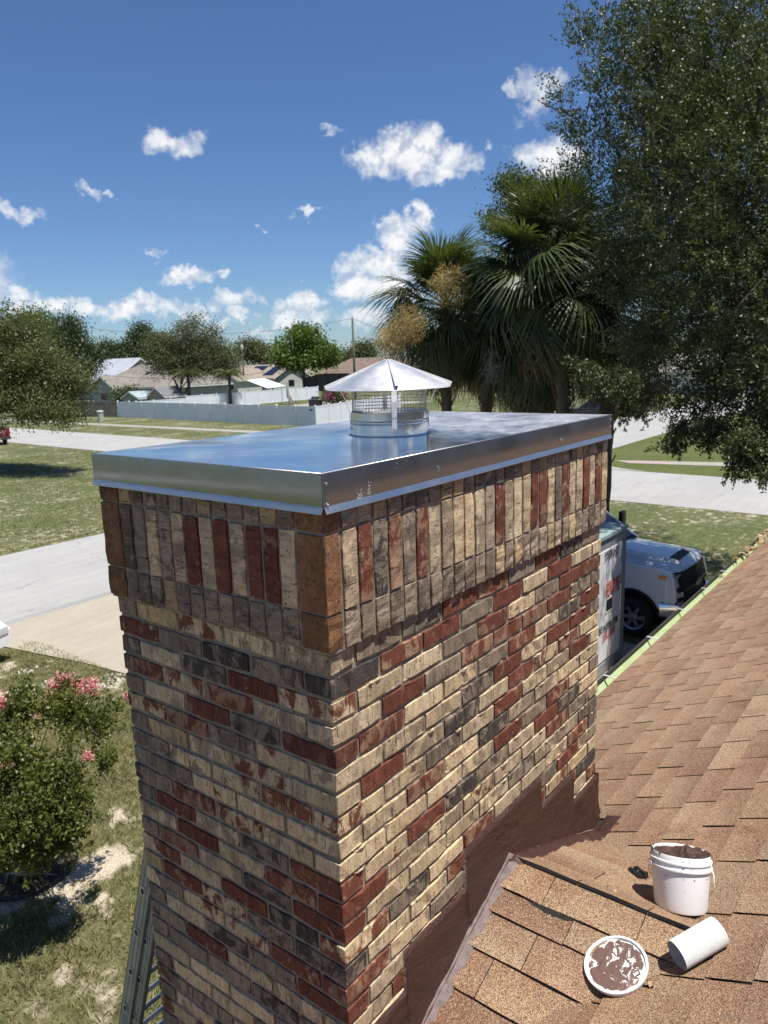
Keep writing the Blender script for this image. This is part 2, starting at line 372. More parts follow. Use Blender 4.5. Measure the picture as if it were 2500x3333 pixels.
MT['walk'] = m_concrete('concrete_walk', (.36, .34, .30), False)
MT['drive'] = m_concrete('tan_concrete_drive', (.42, .375, .30), False, .12, 2.)
MT['bark'] = simple('grey_bark', (.12, .10, .08), .95, 0, .35, 25, 1.)
MT['palm_trunk'] = simple('palm_trunk_bark', (.13, .095, .065), .95, 0, .4, 22, 1.)
MT['oak_leaf'] = m_leaf('oak_leaf', (.036, .055, .022), (.102, .122, .050), .46, .20, .35)
MT['oak_leaf2'] = m_leaf('oak_leaf_olive', (.05, .068, .02), (.13, .14, .046), .5, .28)
MT['tree_a'] = m_leaf('tree_leaf_green', (.045, .075, .018), (.10, .13, .035), .5, .3)
MT['tree_b'] = m_leaf('tree_leaf_grey_green', (.06, .075, .035), (.13, .14, .07), .6, .25, .3)
MT['tree_c'] = m_leaf('tree_leaf_bright', (.05, .10, .012), (.11, .17, .025), .5, .35)
MT['tree_d'] = m_leaf('tree_leaf_dark', (.025, .05, .015), (.06, .085, .03), .5, .2)
MT['shrub_leaf'] = m_leaf('crape_myrtle_leaf', (.055, .085, .018), (.17, .18, .045), .45, .34)
MT['pink'] = m_leaf('pink_blossom', (.62, .13, .20), (.75, .42, .45), .7, .3, .2)
MT['magenta'] = m_leaf('magenta_blossom', (.5, .03, .16), (.55, .12, .3), .7, .3, .2)
MT['palm_leaf'] = m_leaf('palm_frond', (.042, .064, .022), (.10, .124, .05), .40, .24, .4)
MT['dead_frond'] = m_leaf('dead_palm_frond', (.14, .095, .05), (.25, .19, .12), .85, .2, .2)
MT['palm_flower'] = m_leaf('palm_flower_stalk', (.27, .19, .075), (.42, .32, .16), .85, .2, .2)
MT['grey_twig'] = simple('grey_dead_twig', (.3, .28, .26), .9, 0, .2, 30)
MT['vinyl'] = simple('white_vinyl', (.74, .76, .79), .45, 0, .03, .4)
MT['wood_grey'] = simple('weathered_wood', (.19, .17, .15), .9, 0, .3, 3, .5)
MT['pole'] = simple('utility_pole_wood', (.10, .10, .075), .9, 0, .2, 5)
MT['alu'] = simple('aluminium_rail', (.42, .40, .36), .5, .35, .12, 8)
MT['alu_bright'] = simple('aluminium_rung', (.6, .6, .6), .4, .5, .1, 10)
def paint(name, col, rough=.25):
    m, nt, b = newmat(name); p = pos(nt)
    sets(nt, b, Base_Color=mix(nt, ramp(nt, noise(nt, p, 3., 4.), .3, .7), tuple(x*.94 for x in col), col), Roughness=rough, Coat_Weight=.6, Coat_Roughness=.08)
    return m
MT['car_white'] = paint('white_car_paint', (.82, .82, .82)); MT['car_red'] = paint('red_car_paint', (.22, .02, .025), .35); MT['car_dark'] = paint('dark_car_paint', (.02, .022, .028))
MT['glass_dark'] = simple('dark_window_glass', (.012, .015, .018), .06, 0, .1, 3, 0, .8)
MT['chrome'] = simple('chrome', (.8, .8, .82), .1, 1., .03)
MT['rubber'] = simple('tyre_rubber', (.014, .014, .014), .8, 0, .2, 20)
MT['rim'] = simple('alloy_rim', (.5, .5, .52), .3, .9)
MT['amber'] = simple('amber_lens', (.75, .26, .02), .2)
MT['tail'] = simple('red_lens', (.4, .01, .01), .2)
MT['lamp'] = simple('clear_lamp', (.6, .62, .65), .12, .3)
MT['gold'] = simple('grey_gold_emblem', (.45, .42, .36), .35, .8)
MT['pod'] = simple('white_container_panel', (.72, .72, .72), .5, 0, .05, 2)
MT['pod_frame'] = simple('grey_container_frame', (.27, .29, .30), .5, .2, .1, 4)
MT['pod_roof'] = simple('teal_grey_container_roof', (.34, .43, .43), .5, .2, .1, 2)
MT['ink_black'] = simple('black_lettering', (.012, .012, .014), .6); MT['ink_red'] = simple('red_lettering', (.5, .02, .025), .55); MT['ink_white'] = simple('pale_lettering', (.6, .55, .55), .5)
MT['wall_grey'] = simple('grey_green_house_wall', (.33, .36, .34), .85, 0, .06, .5); MT['wall_cream'] = simple('pale_green_house_wall', (.46, .50, .45), .85, 0, .05, .5); MT['wall_tan'] = simple('tan_house_wall', (.40, .35, .29), .85, 0, .06, .5)
def m_roof(name, col):
    m, nt, b = newmat(name); p = pos(nt)
    z = N(nt, 'SeparateXYZ', i0=p).outputs[2]
    w = math_(nt, 'FRACT', math_(nt, 'MULTIPLY', z, 14.))
    c = mix(nt, ramp(nt, noise(nt, p, 1.2, 5., .7), .3, .7), tuple(x*.8 for x in col), tuple(x*1.15 for x in col))
    c = mix(nt, ramp(nt, w, .12, .0, 0, .3), c, tuple(x*.5 for x in col))
    sets(nt, b, Base_Color=c, Roughness=.9, Specular_IOR_Level=.2); return m
MT['roof_grey'] = m_roof('grey_tan_roof', (.21, .195, .168)); MT['roof_brown'] = m_roof('brown_roof', (.19, .145, .12)); MT['roof_taupe'] = m_roof('taupe_roof', (.27, .225, .19)); MT['roof_metal'] = simple('pale_metal_roof', (.6, .63, .66), .4, .4, .05, .5); MT['roof_blue'] = simple('blue_grey_shed_roof', (.30, .36, .40), .6, 0, .08, 1); MT['roof_slate'] = m_roof('slate_shed_roof', (.16, .16, .17))
MT['trim'] = simple('white_trim', (.7, .7, .68), .6, 0, .03); MT['solar'] = simple('solar_cell', (.008, .012, .03), .12, 0, .2, 4, 0, .8); MT['screen_cage'] = simple('dark_screen', (.05, .052, .055), .7, 0, .2, 3)
MT['sand'] = m_ground('bare_sand', ((.44, .37, .27), (.5, .44, .34), (.30, .25, .17)), .9, None, .5, 25.)
MT['gravel'] = simple('white_stone', (.5, .49, .46), .8, 0, .1, 40)
MT['dry_leaf'] = m_leaf('dry_leaf', (.30, .19, .09), (.5, .38, .24), .7, .2, .2)
MT['green_box'] = simple('pale_green_metal', (.38, .44, .38), .55, 0, .06, 3)
MT['stone_dark'] = simple('dark_grill', (.05, .05, .052), .5)

# ================================================================== SETTING
def sheet(name, poly, z, mat):
    mb = MB(); mb.add([(x, y, z) for x, y in poly], [tuple(range(len(poly)))]); o = mb.build(name, mat); return structure(o)
sheet('ground', [(-1500, -1500), (2500, -1500), (2500, 2500), (-1500, 2500)], 0, MT['grass'])
XA = lambda y, e: (26.4 if e == 0 else 33.85)+.034*y      # long edges of the cross street
def fillet(cx, cy, sx, sy, r=5.5, n=10):
    """concave corner piece between two kerb lines meeting at (cx, cy)"""
    pts = [(cx, cy)]
    for i in range(n+1):
        a = math.pi/2*i/n; pts.append((cx+sx*(r-r*math.sin(a)), cy+sy*(r-r*math.cos(a))))
    return pts
mb = MB()
mb.add([(-400, 15.45, .006), (900, 15.45, .006), (900, 22.4, .006), (-400, 22.4, .006)], [(0, 1, 2, 3)])
structure(mb.build('side_street', MT['road']))
mb = MB()
mb.add([(XA(-300, 0), -300, .011), (XA(-300, 1), -300, .011), (XA(400, 1), 400, .011), (XA(400, 0), 400, .011)], [(0, 1, 2, 3)])
for ey, sy in ((15.45, -1), (22.4, 1)):
    for e, sx in ((0, -1), (1, 1)):
        P = fillet(XA(ey, e), ey, sx, sy); c0 = len(P)
        mb.add([(x, y, .015) for x, y in P], [(0, i, i+1) if sx*sy > 0 else (0, i+1, i) for i in range(1, len(P)-1)])
structure(mb.build('cross_street', MT['road']))
sheet('corner_lawn', [(XA(-200, 1), -200), (400, -200), (400, 15.4), (XA(15, 1)+.1, 15.4)], .0035, MT['verge'])
sheet('sidewalk', [(41.2, 26), (42.7, 26), (43.5, 160), (42., 160)], .02, MT['walk'])
sheet('sidewalk', [(36.6, 12.4), (37.4, 13.5), (38.95, 7.7), (50., -36), (48.6, -36), (37.6, 7.5)][::-1], .02, MT['walk'])
sheet('kerb_ramp', [(36.7, 12.3), (37.4, 13.2), (38.0, 11.0), (36.95, 10.4)][::-1], .026, simple('pink_ramp', (.36, .27, .25), .8))
sheet('driveway', [(5.35, 15.6), (5.5, 14.3), (5.7, 13.3), (5.95, 12.1), (6.1, 10.9), (6.15, 1.), (12.6, 1.), (12.7, 13.5), (13.4, 15.6)], .03, MT['drive'])
# bright asphalt gutter strip along the near street
sheet('road_edge_strip', [(-200, 15.47), (5.4, 15.47), (13.3, 15.47), (26, 15.47), (26, 15.95), (-200, 15.95)], .012, m_concrete('grey_road_shoulder', (.33, .33, .32), False))

# near lawn: tufts of grass over sand
def sandiness(x, y):
    v = .38*mnoise.noise((x*.55+3, y*.55, 1.3))+.45*mnoise.noise((x*1.5, y*1.5+9, 4.))+.34*mnoise.noise((x*4, y*4, 7.))
    d = math.hypot(x-2.35, y-6.1)
    v += .42*math.exp(-(d/.7)**2)
    v += .35*math.exp(-((x-1.)**2+(y-3.6)**2)/.5)+.3*math.exp(-((x-1.9)**2+(y-4.6)**2)/.35)
    return v
m, nt, b = newmat('near_lawn_soil'); p = pos(nt); a = attr(nt, 'bc')
f = noise(nt, p, 7., 5., .7); f3 = noise(nt, p, 60., 4., .7)
g = mix(nt, ramp(nt, f, .3, .7), (.075, .08, .032), (.19, .165, .09))
c = mix(nt, ramp(nt, math_(nt, 'ADD', a.outputs['Color'], math_(nt, 'MULTIPLY', math_(nt, 'SUBTRACT', f, .5), .6)), .35, .62), g, (.50, .43, .33))
c = mix(nt, ramp(nt, f3, .3, .7), mix(nt, 1., c, (.6, .6, .58), 'MULTIPLY'), mix(nt, 1., c, (1.25, 1.25, 1.22), 'MULTIPLY'))
sets(nt, b, Base_Color=c, Roughness=.95, Specular_IOR_Level=.1); bump(nt, b, f3, .7, .02)
mb = MB(); nx, ny = 62, 106
for j in range(ny+1):
    for i in range(nx+1):
        x, y = -1.6+i*.125, 2.0+j*.125; s_ = sandiness(x, y)+.16
        mb.v.append((x, y, .009+.012*mnoise.noise((x*2, y*2, 0))*min(1, 1))); mb.c.append((s_, s_, s_, 1, 0, 0, 0, 0))
mb.f = [(j*(nx+1)+i, j*(nx+1)+i+1, (j+1)*(nx+1)+i+1, (j+1)*(nx+1)+i) for j in range(ny) for i in range(nx)]; mb.m = [0]*len(mb.f)
structure(mb.build('near_lawn', m))
Vb = []
cnt = 0
while cnt < 90000:
    x, y = rnd.uniform(-1.4, 6.05), rnd.uniform(2.1, 15.2)
    if y > 9.5 and rnd.random() < .25: continue
    if x > 5.2 and y > 14: continue
    if sandiness(x, y) > rnd.uniform(.02, .5): continue
    cnt += 1
    h = rnd.uniform(.03, .085)*(1.6 if mnoise.noise((x*2., y*2., 3)) > .2 else 1); w = rnd.uniform(.0035, .0075)
    a = rnd.uniform(0, 6.283); t = rnd.uniform(.2, 1.1)*h; a2 = rnd.uniform(0, 6.283)
    dx, dy = math.cos(a)*w, math.sin(a)*w; lx, ly = math.cos(a2)*t, math.sin(a2)*t
    Vb += [(x-dx, y-dy, .008), (x+dx, y+dy, .008), (x+lx*.5+dx*.8, y+ly*.5+dy*.8, .008+h*.65), (x+lx, y+ly, .008+h)]
g = quads('grass', np.array(Vb), MT['blade']); stuff(g); tag(g, 'short patchy lawn grass growing through pale sand below the chimney', 'grass')
Vb = []
for _ in range(46000):
    x, y = rnd.uniform(7, 27.6), 22.6+26*rnd.random()**1.3
    if mnoise.noise((x*.6, y*.6, 2.))+.6*mnoise.noise((x*2.3, y*2.3, 5.)) < rnd.uniform(-.5, .25): continue
    h = rnd.uniform(.03, .09); w = rnd.uniform(.008, .02); a = rnd.uniform(0, 6.283); a2 = rnd.uniform(0, 6.283); t = h*rnd.uniform(.2, 1.)
    dx, dy = math.cos(a)*w, math.sin(a)*w; lx, ly = math.cos(a2)*t, math.sin(a2)*t
    Vb += [(x-dx, y-dy, .001), (x+dx, y+dy, .001), (x+lx*.5+dx*.8, y+ly*.5+dy*.8, h*.65), (x+lx, y+ly, h)]
g = quads('grass', np.array(Vb), MT['blade']); stuff(g); tag(g, 'thin grass tufts on the sunlit lawn across the side street', 'grass')
# white stone patches at the driveway edge
mb = MB()
for (cx, cy, rr, n) in ((4.75, 11.7, .4, 35), (5.65, 10.9, .45, 60), (5.2, 12.6, .3, 15)):
    for _ in range(n):
        a, q = rnd.uniform(0, 6.28), rr*math.sqrt(rnd.random()); s_ = rnd.uniform(.015, .045)
        x, y = cx+q*math.cos(a), cy+q*.7*math.sin(a)
        mb.add([(x-s_, y, .015), (x, y-s_*.8, .015), (x+s_, y, .015), (x, y+s_*.8, .015), (x, y, .015+s_)], [(0, 1, 4), (1, 2, 4), (2, 3, 4), (3, 0, 4)])
o = stuff(mb.build('white_stones', MT['gravel'])); tag(o, 'scattered white stones on the grass beside the tan driveway', 'stones')

# ================================================================== CHIMNEY
LB, CH, BX, BY = .2145, .0677, 1.8133, .9553       # brick module, course height, plan size
ZT = 5.4; ZB = ZT-.4770; JT = .0128; GC = .015     # cap top, underside of corbel, joint, corbel projection
PAL = {'C': ((.575, .45, .28), .50, (.35, .27, .18)), 'R': ((.165, .055, .033), .42, (.30, .185, .115)), 'M': ((.57, .445, .275), .56, (.185, .07, .038)),
       'K': ((.24, .19, .14), .56, (.066, .056, .048)), 'G': ((.285, .222, .158), .52, (.155, .12, .09)), 'T': ((.47, .355, .19), .46, (.29, .21, .135)),
       'O': ((.235, .118, .055), .5, (.155, .078, .038)), 'D': ((.11, .038, .026), .3, (.17, .08, .05)), 'E': ((.36, .28, .20), .52, (.195, .15, .11))}
def bcol(code):
    base, amt, sec = PAL[code]; k = rnd.uniform(.82, 1.15); h = rnd.uniform(-.03, .03)
    b_ = tuple(min(1, c*k*(1+h*(1-i))) for i, c in enumerate(base)); k2 = rnd.uniform(.8, 1.2)
    return (*b_, max(0, amt+rnd.uniform(-.25, .25)), *(c*k2 for c in sec), 1)
def brick_geo(mb, lo, hi, col, jit=.0009, long_axis=None):
    """a chamfered, slightly battered brick"""
    lo = np.array(lo, float); hi = np.array(hi, float); sz = hi-lo
    ax = int(np.argmax(sz)) if long_axis is None else long_axis; u, v = [i for i in range(3) if i != ax]
    if ax == 1: u, v = v, u
    ch = .0022; segs = 5
    ring = [(0, ch), (ch, 0), (1-ch, 0), (1, ch), (1, 1-ch), (1-ch, 1), (ch, 1), (0, 1-ch)]
    vs = []
    for k in range(segs+1):
        for q in range(8):
            P = np.zeros(3)
            a, b_ = [(0, ch), (ch, 0), (sz[u]-ch, 0), (sz[u], ch), (sz[u], sz[v]-ch), (sz[u]-ch, sz[v]), (ch, sz[v]), (0, sz[v]-ch)][q]
            P[u] = lo[u]+a; P[v] = lo[v]+b_; P[ax] = lo[ax]+sz[ax]*k/segs
            if k in (0, segs):
                P[u] += (lo[u]+sz[u]/2-P[u])*ch*1.2/sz[u]; P[v] += (lo[v]+sz[v]/2-P[v])*ch*1.2/sz[v]
            P += np.array([rnd.gauss(0, jit) for _ in range(3)])
            if rnd.random() < .10: P[u] += (lo[u]+sz[u]/2-P[u])*.004/sz[u]*2; P[v] += (lo[v]+sz[v]/2-P[v])*.004/sz[v]*2
            vs.append(P)
    fs = [(k*8+q, k*8+(q+1) % 8, (k+1)*8+(q+1) % 8, (k+1)*8+q) for k in range(segs) for q in range(8)]
    fs += [tuple(range(7, -1, -1)), tuple(segs*8+q for q in range(8))]
    mb.add(vs, fs, 0, col)
chim = thing('chimney', 'tall rectangular brick chimney of mixed cream, red and grey bricks with corbelled top', 'chimney', (0, 0, 0))
core = MB(); ins = .0065
core.box((ins, ins, 0), (BX-ins, BY-ins, ZB-.003))
core.box((-GC+ins, -GC+ins, ZB-.002), (BX+GC-ins, BY+GC-ins, ZT-.012))
core.build('mortar_core', MT['mortar'], chim)
LROW = ['GTMCC', 'MKKGT', 'GCKRM', 'RMRCG', 'GCRKD', 'MRGMG', 'GTCMC', 'GCMMT', 'GGMMC', 'GRMCG', 'GRCKR', 'CRCRT', 'GRCKR', 'RCRKG', 'TRMGK', 'GMMRG', 'GCKGR', 'GRCCG', 'GGGKG', 'CCCGG', 'GMCKC', 'GGCCK', 'GCGCR', 'CKCRG', 'GCCGC', 'MCKCG']
RROW = ['TGKRRKRKG', 'KRRGRCRCC', 'CCCGRMGRR', 'CRGRRRRGG', 'TRCCGRCKR', 'CCCKRCRRG', 'GRCKCRMRC', 'MCGCRCCRC', 'CCRCKCCCC', 'CMCCRGRCG', 'GMRKGCRKC', 'RCCMCCRKC', 'GCCCCKCCG', 'MKCRCCCRG', 'CCCRRCGRC', 'RCGCCRMCC', 'GCCRGCCRK', 'CRMCKGCCR', 'GCCRCCGCC']
ND = .095
def one_brick(name, lo, hi, code, mat, la=None):
    mb = MB(); brick_geo(mb, lo, hi, bcol(code), long_axis=la); return mb.build(name, mat, chim)
back = MB()
zbot_right = 3.35
FT = lambda x: ZT+(-1.70 if x < .27 else -1.562 if x < .634 else -1.414 if x < 1.215 else -1.556 if x < 1.54 else -1.70)
for j in range(1, 73):
    z1 = ZB-(j-1)*CH-JT/2; z0 = ZB-j*CH+JT/2
    if z0 < .05: break
    odd = j % 2 == 1
    # --- short (left) face: x = 0 plane, u runs along +y from the front corner
    vis = j <= 30
    lens = [1, 1, 1, 1, .5] if odd else [.5, 1, 1, 1, 1]
    codes = (LROW[j-1][::-1] if j <= len(LROW) else ''.join(rnd.choice('CCGRMKT') for _ in range(5)))
    u = 0
    for q, ln in enumerate(lens):
        L = ln*LB-JT; y0, y1 = u, u+L; u += ln*LB
        jo = rnd.uniform(-.0015, .0015)
        if not odd and q == 0: continue              # this header is the end of the right-hand corner stretcher
        if vis: one_brick('brick', (jo, y0+rnd.uniform(-.001, .001), z0), (ND, y1, z1), codes[q], MT['brick'])
        else: brick_geo(back, (jo, y0, z0), (ND, y1, z1), bcol(codes[q]))
    # --- long (right) face: y = 0 plane
    lens = [.5]+[1]*8 if odd else [1]*8+[.5]
    codes = (RROW[j-1] if j <= len(RROW) else ''.join(rnd.choice('CCGRMKT') for _ in range(9)))
    u = 0
    for q, ln in enumerate(lens):
        L = ln*LB-JT; x0, x1 = u, u+L; u += ln*LB
        jo = rnd.uniform(-.002, .0015)
        if odd and q == 0: continue                  # end of the left-hand corner stretcher
        xm = (x0+x1)/2
        covered = z1 < FT(xm)-.03 and z1 < FT(x0)-.03 and z1 < FT(x1)-.03
        if z1 < 3.3 or covered:
            if not covered or q == 0: brick_geo(back, (x0, jo, z0), (x1, ND, z1), bcol(codes[q]))
            continue
        one_brick('brick', (x0+rnd.uniform(-.001, .001), jo, z0), (x1, ND, z1), codes[q], MT['brick'])
    # --- hidden faces
    u = 0 if odd else -.5*LB
    while u < BX-.02:
        a, b_ = max(u, 0 if not odd else ND+.012), min(u+LB-JT, BX)
        if b_-a > .03: brick_geo(back, (a, BY-ND, z0), (b_, BY, z1), bcol(rnd.choice('CCGRMKT')))
        u += LB
    u = ND+.012+(0 if odd else -.5*LB)
    while u < BY-ND-.02:
        a, b_ = max(u, ND+.012), min(u+LB-JT, BY-ND-.012)
        if b_-a > .03: brick_geo(back, (BX-ND, a, z0), (BX, b_, z1), bcol(rnd.choice('CCGRMKT')))
        u += LB
# --- corbel: rowlock / soldier / rowlock
SB_, ST_ = ZT-.368, ZT-.159
RL = [('rowlock_brick', ZB+JT/2, SB_-.008), ('soldier_brick', SB_, ST_), ('rowlock_brick', ST_+.008, ZT-.062)]
SOL_R = 'TCRKRERCCCMCERCCCRRCGRCCRCRT'   # right face, from the front corner (28)
SOL_L = 'CRRCRCRCECGG'                    # left face between corners, from the front corner (12)
for nm, z0, z1 in RL:
    mat = MT['soldier']; sold = nm == 'soldier_brick'
    n = 28; tot = BX+2*GC; pitch = (tot+.008)/n
    for q in range(n):
        x0 = -GC+q*pitch; x1 = x0+pitch-rnd.uniform(.008, .0125); jo = rnd.uniform(-.003, .002)
        code = SOL_R[q] if sold else rnd.choice('GGEEETGE')
        dep = ND
        if q in (0, n-1): jo = 0; dep = .098; x1 = x0+pitch-.009
        if q == n-1: x1 = BX+GC
        one_brick(nm, (x0, -GC+jo, z0+rnd.uniform(-.002, .002)), (x1, -GC+dep, z1+rnd.uniform(-.003, .002)), 'O' if q == 0 else code, MT['brick_plain'] if q == 0 else mat, None if sold else 2)
    n = 12; y_a = -GC+.098+.010; y_b = BY+GC-.098-.010; pitch = (y_b-y_a+.009)/n
    for q in range(n):
        y0 = y_a+q*pitch; y1 = y0+pitch-rnd.uniform(.008, .012); jo = rnd.uniform(-.003, .002)
        code = SOL_L[q] if sold else rnd.choice('GEEGGT')
        one_brick(nm, (-GC+jo, y0, z0+rnd.uniform(-.002, .002)), (-GC+ND, y1, z1+rnd.uniform(-.003, .002)), code, mat, None if sold else 2)
    one_brick(nm, (-GC, BY+GC-.098, z0), (-GC+.06, BY+GC, z1), 'O', MT['brick_plain'], None if sold else 2)
    for q in range(27):
        x0 = -GC+.07+q*.0655
        if x0 < BX-.04: brick_geo(back, (x0, BY+GC-.09, z0), (x0+.055, BY+GC, z1), bcol('G'))
    for q in range(13):
        y0 = -GC+.108+q*.065
        if y0 < BY-.14: brick_geo(back, (BX+GC-.09, y0, z0), (BX+GC, y0+.055, z1), bcol('G'))
stuff(back.build('back_bricks', MT['brick'], chim))
# a few mortar smears on the lit face joints
mb = MB()
for _ in range(40):
    j = rnd.randint(2, 14); x = rnd.uniform(.05, 1.75); z = ZB-j*CH
    if z < FT(x)+.03: continue
    w_, h_ = rnd.uniform(.01, .035), rnd.uniform(.003, .008)
    mb.add([(x-w_, .002, z), (x-w_*.5, -.004, z-h_*.8), (x+w_*.4, -.005, z-h_), (x+w_, .001, z-.001), (x+w_*.3, -.004, z+h_*.5), (x-w_*.5, -.003, z+h_*.4), (x, -.008, z-.001)],
           [(0, 1, 6), (1, 2, 6), (2, 3, 6), (3, 4, 6), (4, 5, 6), (5, 0, 6)])
stuff(mb.build('mortar_smears', simple('mortar_blob', (.50, .41, .27), .9, 0, .2, 40, .5), chim))

# ------------------------------------------------------------------ chase cover (metal lid of the chimney)
OV = .0235; X0, X1, Y0, Y1 = -OV, BX+OV, -OV, BY+OV; HC = .1014; CCX, CCY = .79, .385
cov = thing('chase_cover', 'shiny galvanised sheet metal chase cover folded over the chimney top', 'chimney cover', (BX/2, BY/2, ZT-HC))
def crown(x, y):
    # cross-broken sheet: four nearly flat fields rising a few millimetres to the collar
    a = min((x-X0)/(CCX-X0) if x < CCX else (X1-x)/(X1-CCX), (y-Y0)/(CCY-Y0) if y < CCY else (Y1-y)/(Y1-CCY))
    return .007*max(0, min(1, a*1.05))
mb = MB(); nx, ny = 120, 68
ww = lambda x, y: .0022*mnoise.noise((x*2.6, y*3.2, 5.1))+.0012*mnoise.noise((x*6, y*5, 1.1))
for j in range(ny+1):
    for i in range(nx+1):
        x, y = X0+(X1-X0)*i/nx, Y0+(Y1-Y0)*j/ny
        e = min(1, 12*min((x-X0)/(X1-X0), (X1-x)/(X1-X0), (y-Y0)/(Y1-Y0)*.6, (Y1-y)/(Y1-Y0)*.6))
        mb.v.append((x, y, ZT+crown(x, y)+ww(x, y)*e))
mb.f = [(j*(nx+1)+i, j*(nx+1)+i+1, (j+1)*(nx+1)+i+1, (j+1)*(nx+1)+i) for j in range(ny) for i in range(nx)]; mb.m = [0]*len(mb.f)
mb.build('top_sheet', MT['sheet'], cov, smooth=True, angle=30)
def skirt(a, b_, nrm, nm='skirt'):
    a, b_, nrm = np.array(a), np.array(b_), np.array(nrm, float); n = 40; mb = MB(); prof = [(0, .0), (.0006, -.004), (.0006, -.045), (.0008, -(HC-.019)), (.0, -(HC-.0175))]
    hem = MB(); vs = []; hv = []
    for i in range(n+1):
        t = i/n; P = a+(b_-a)*t; w_ = .0016*math.sin(math.pi*t)*mnoise.noise((t*5, nrm[0]*3, nrm[1]*2))
        vs += [tuple(np.array((P[0], P[1], ZT+dz))+np.append(nrm*(dx+w_*min(1, -dz*30)), 0)) for dx, dz in prof]
        hw = .0006*mnoise.noise((t*22, 2, nrm[0]))
        hv += [tuple(np.array((P[0], P[1], ZT+dz))+np.append(nrm*(dx+hw), 0)) for dx, dz in ((.0008, -(HC-.0185)), (.0075, -(HC-.001)), (.007, -HC), (-.001, -(HC-.016)))]
    m_ = len(prof)
    mb.add(vs, [(i*m_+k, (i+1)*m_+k, (i+1)*m_+k+1, i*m_+k+1) for i in range(n) for k in range(m_-1)])
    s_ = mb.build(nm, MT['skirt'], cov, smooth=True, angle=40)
    hem.add(hv, [(i*4+k, (i+1)*4+k, (i+1)*4+(k+1) % 4, i*4+(k+1) % 4) for i in range(n) for k in range(4)]+[(0, 1, 2, 3), (n*4+3, n*4+2, n*4+1, n*4)])
    hem.build('hem', MT['hem'], s_, smooth=True, angle=40)
    return s_
sk_r = skirt((X0+.003, Y0), (X1-.001, Y0), (0, -1)); sk_l = skirt((X0, Y1-.001), (X0, Y0+.001), (-1, 0))
skirt((X1, Y0+.001), (X1, Y1-.001), (1, 0)); skirt((X1-.001, Y1), (X0+.001, Y1), (0, 1))
# corner lap and edge fold
mb = MB(); mb.box((X0-.0012, Y0-.0022, ZT-HC+.02), (X0+.010, Y0-.0010, ZT-.002)); mb.build('corner_lap', MT['skirt'], cov)
mb = MB(); mb.tube([(X0, Y0, ZT+.0004), (X1, Y0, ZT+.0004)], .0018, 6); mb.tube([(X0, Y0, ZT+.0004), (X0, Y1, ZT+.0004)], .0016, 6); mb.build('edge_fold', MT['hem'], cov, smooth=True)
for (x, z) in ((X0+.011, -.026), (X0+.014, -.079), (.482, -.053), (1.328, -.057), (X1-.012, -.02), (X1-.012, -.05)):
    big = .3 < x < 1.6; r_ = .0055 if big else .0035
    mb = MB(); mb.lathe([(r_*1.7, 0), (r_*1.7, .0012), (r_, .0014), (r_, .005), (r_*.7, .006), (0.0001, .006)], (x, Y0-.0008, ZT+z), 8, 0, (0, -1, 0)); mb.build('screw', MT['screw'], cov, smooth=True, angle=40)
# scuff marks: flaked protective film
mb = MB()
for cx, cz, n, sx, sz in ((.118, -.079, 60, .012, .014), (.155, -.067, 34, .006, .016), (.30, -.022, 8, .03, .01)):
    for _ in range(n):
        x, z = cx+rnd.gauss(0, sx)*.6, cz+rnd.gauss(0, sz)*.6; a = rnd.uniform(.0006, .0016)
        mb.add([(x-a, Y0-.0016, ZT+z), (x, Y0-.0016, ZT+z-a), (x+a, Y0-.0016, ZT+z), (x, Y0-.0016, ZT+z+a)], [(0, 1, 2, 3)])
stuff(mb.build('film_flecks', MT['white_plastic'], sk_r))

# ------------------------------------------------------------------ rain cap (round vent with cone roof)
cap = thing('rain_cap', 'round metal vent with conical cap and wire mesh screen on the chase cover', 'chimney cap', (CCX, CCY, ZT+.004))
RC = .1375; zc = ZT+.005
mb = MB(); mb.lathe([(RC, 0), (RC, .040), (RC+.003, .042), (RC+.0035, .0445), (RC, .047), (RC, .0505), (RC+.003, .053), (RC, .0555), (RC, .081), (RC-.003, .083), (RC-.004, .081), (RC-.004, 0)], (CCX, CCY, zc), 64)
col = mb.build('collar', MT['vent'], cap, smooth=True, angle=40)
mb = MB(); mb.lathe([(RC+.0125, .0), (RC+.010, .0035), (RC+.003, .006), (RC-.001, .007)], (CCX, CCY, zc-.002), 56); mb.build('sealant_bead', MT['sealant'], col, smooth=True)
mb = MB(); mb.lathe([(RC-.02, .02), (.0001, .018)], (CCX, CCY, zc), 32); mb.build('flue_dark', MT['black_matte'], col)
mb = MB(); rs = RC-.006; z0, z1 = zc+.07, zc+.168; nv = 66
for i in range(nv):
    a = 2*math.pi*i/nv+.02; x, y = CCX+rs*math.cos(a), CCY+rs*math.sin(a); mb.tube([(x, y, z0), (x, y, z1)], .00075, 4, cap=False)
for k in range(9):
    z = z0+.004+k*.0116; mb.tube([(CCX+(rs+.001)*math.cos(2*math.pi*i/60), CCY+(rs+.001)*math.sin(2*math.pi*i/60), z) for i in range(61)], .00075, 4, cap=False)
mb.build('mesh_screen', MT['wire'], cap)
RK, ZA, ZR = .2185, ZT+.2685, ZT+.168
mb = MB(); mb.lathe([(RK-.001, ZR-.002), (RK, ZR), (RK*.75, ZR+(ZA-ZR)*.27), (RK*.5, ZR+(ZA-ZR)*.52), (RK*.25, ZR+(ZA-ZR)*.77), (.004, ZA-.002), (.0002, ZA)], (CCX, CCY, 0), 72)
mb.lathe([(RK-.001, ZR-.002), (RK*.5, ZR+(ZA-ZR)*.50), (.004, ZA-.006)], (CCX, CCY, 0), 48)
cone = mb.build('cone_roof', MT['cone'], cap, smooth=True, angle=30)
SA = [R_(-136), R_(-46), R_(44), R_(134)]
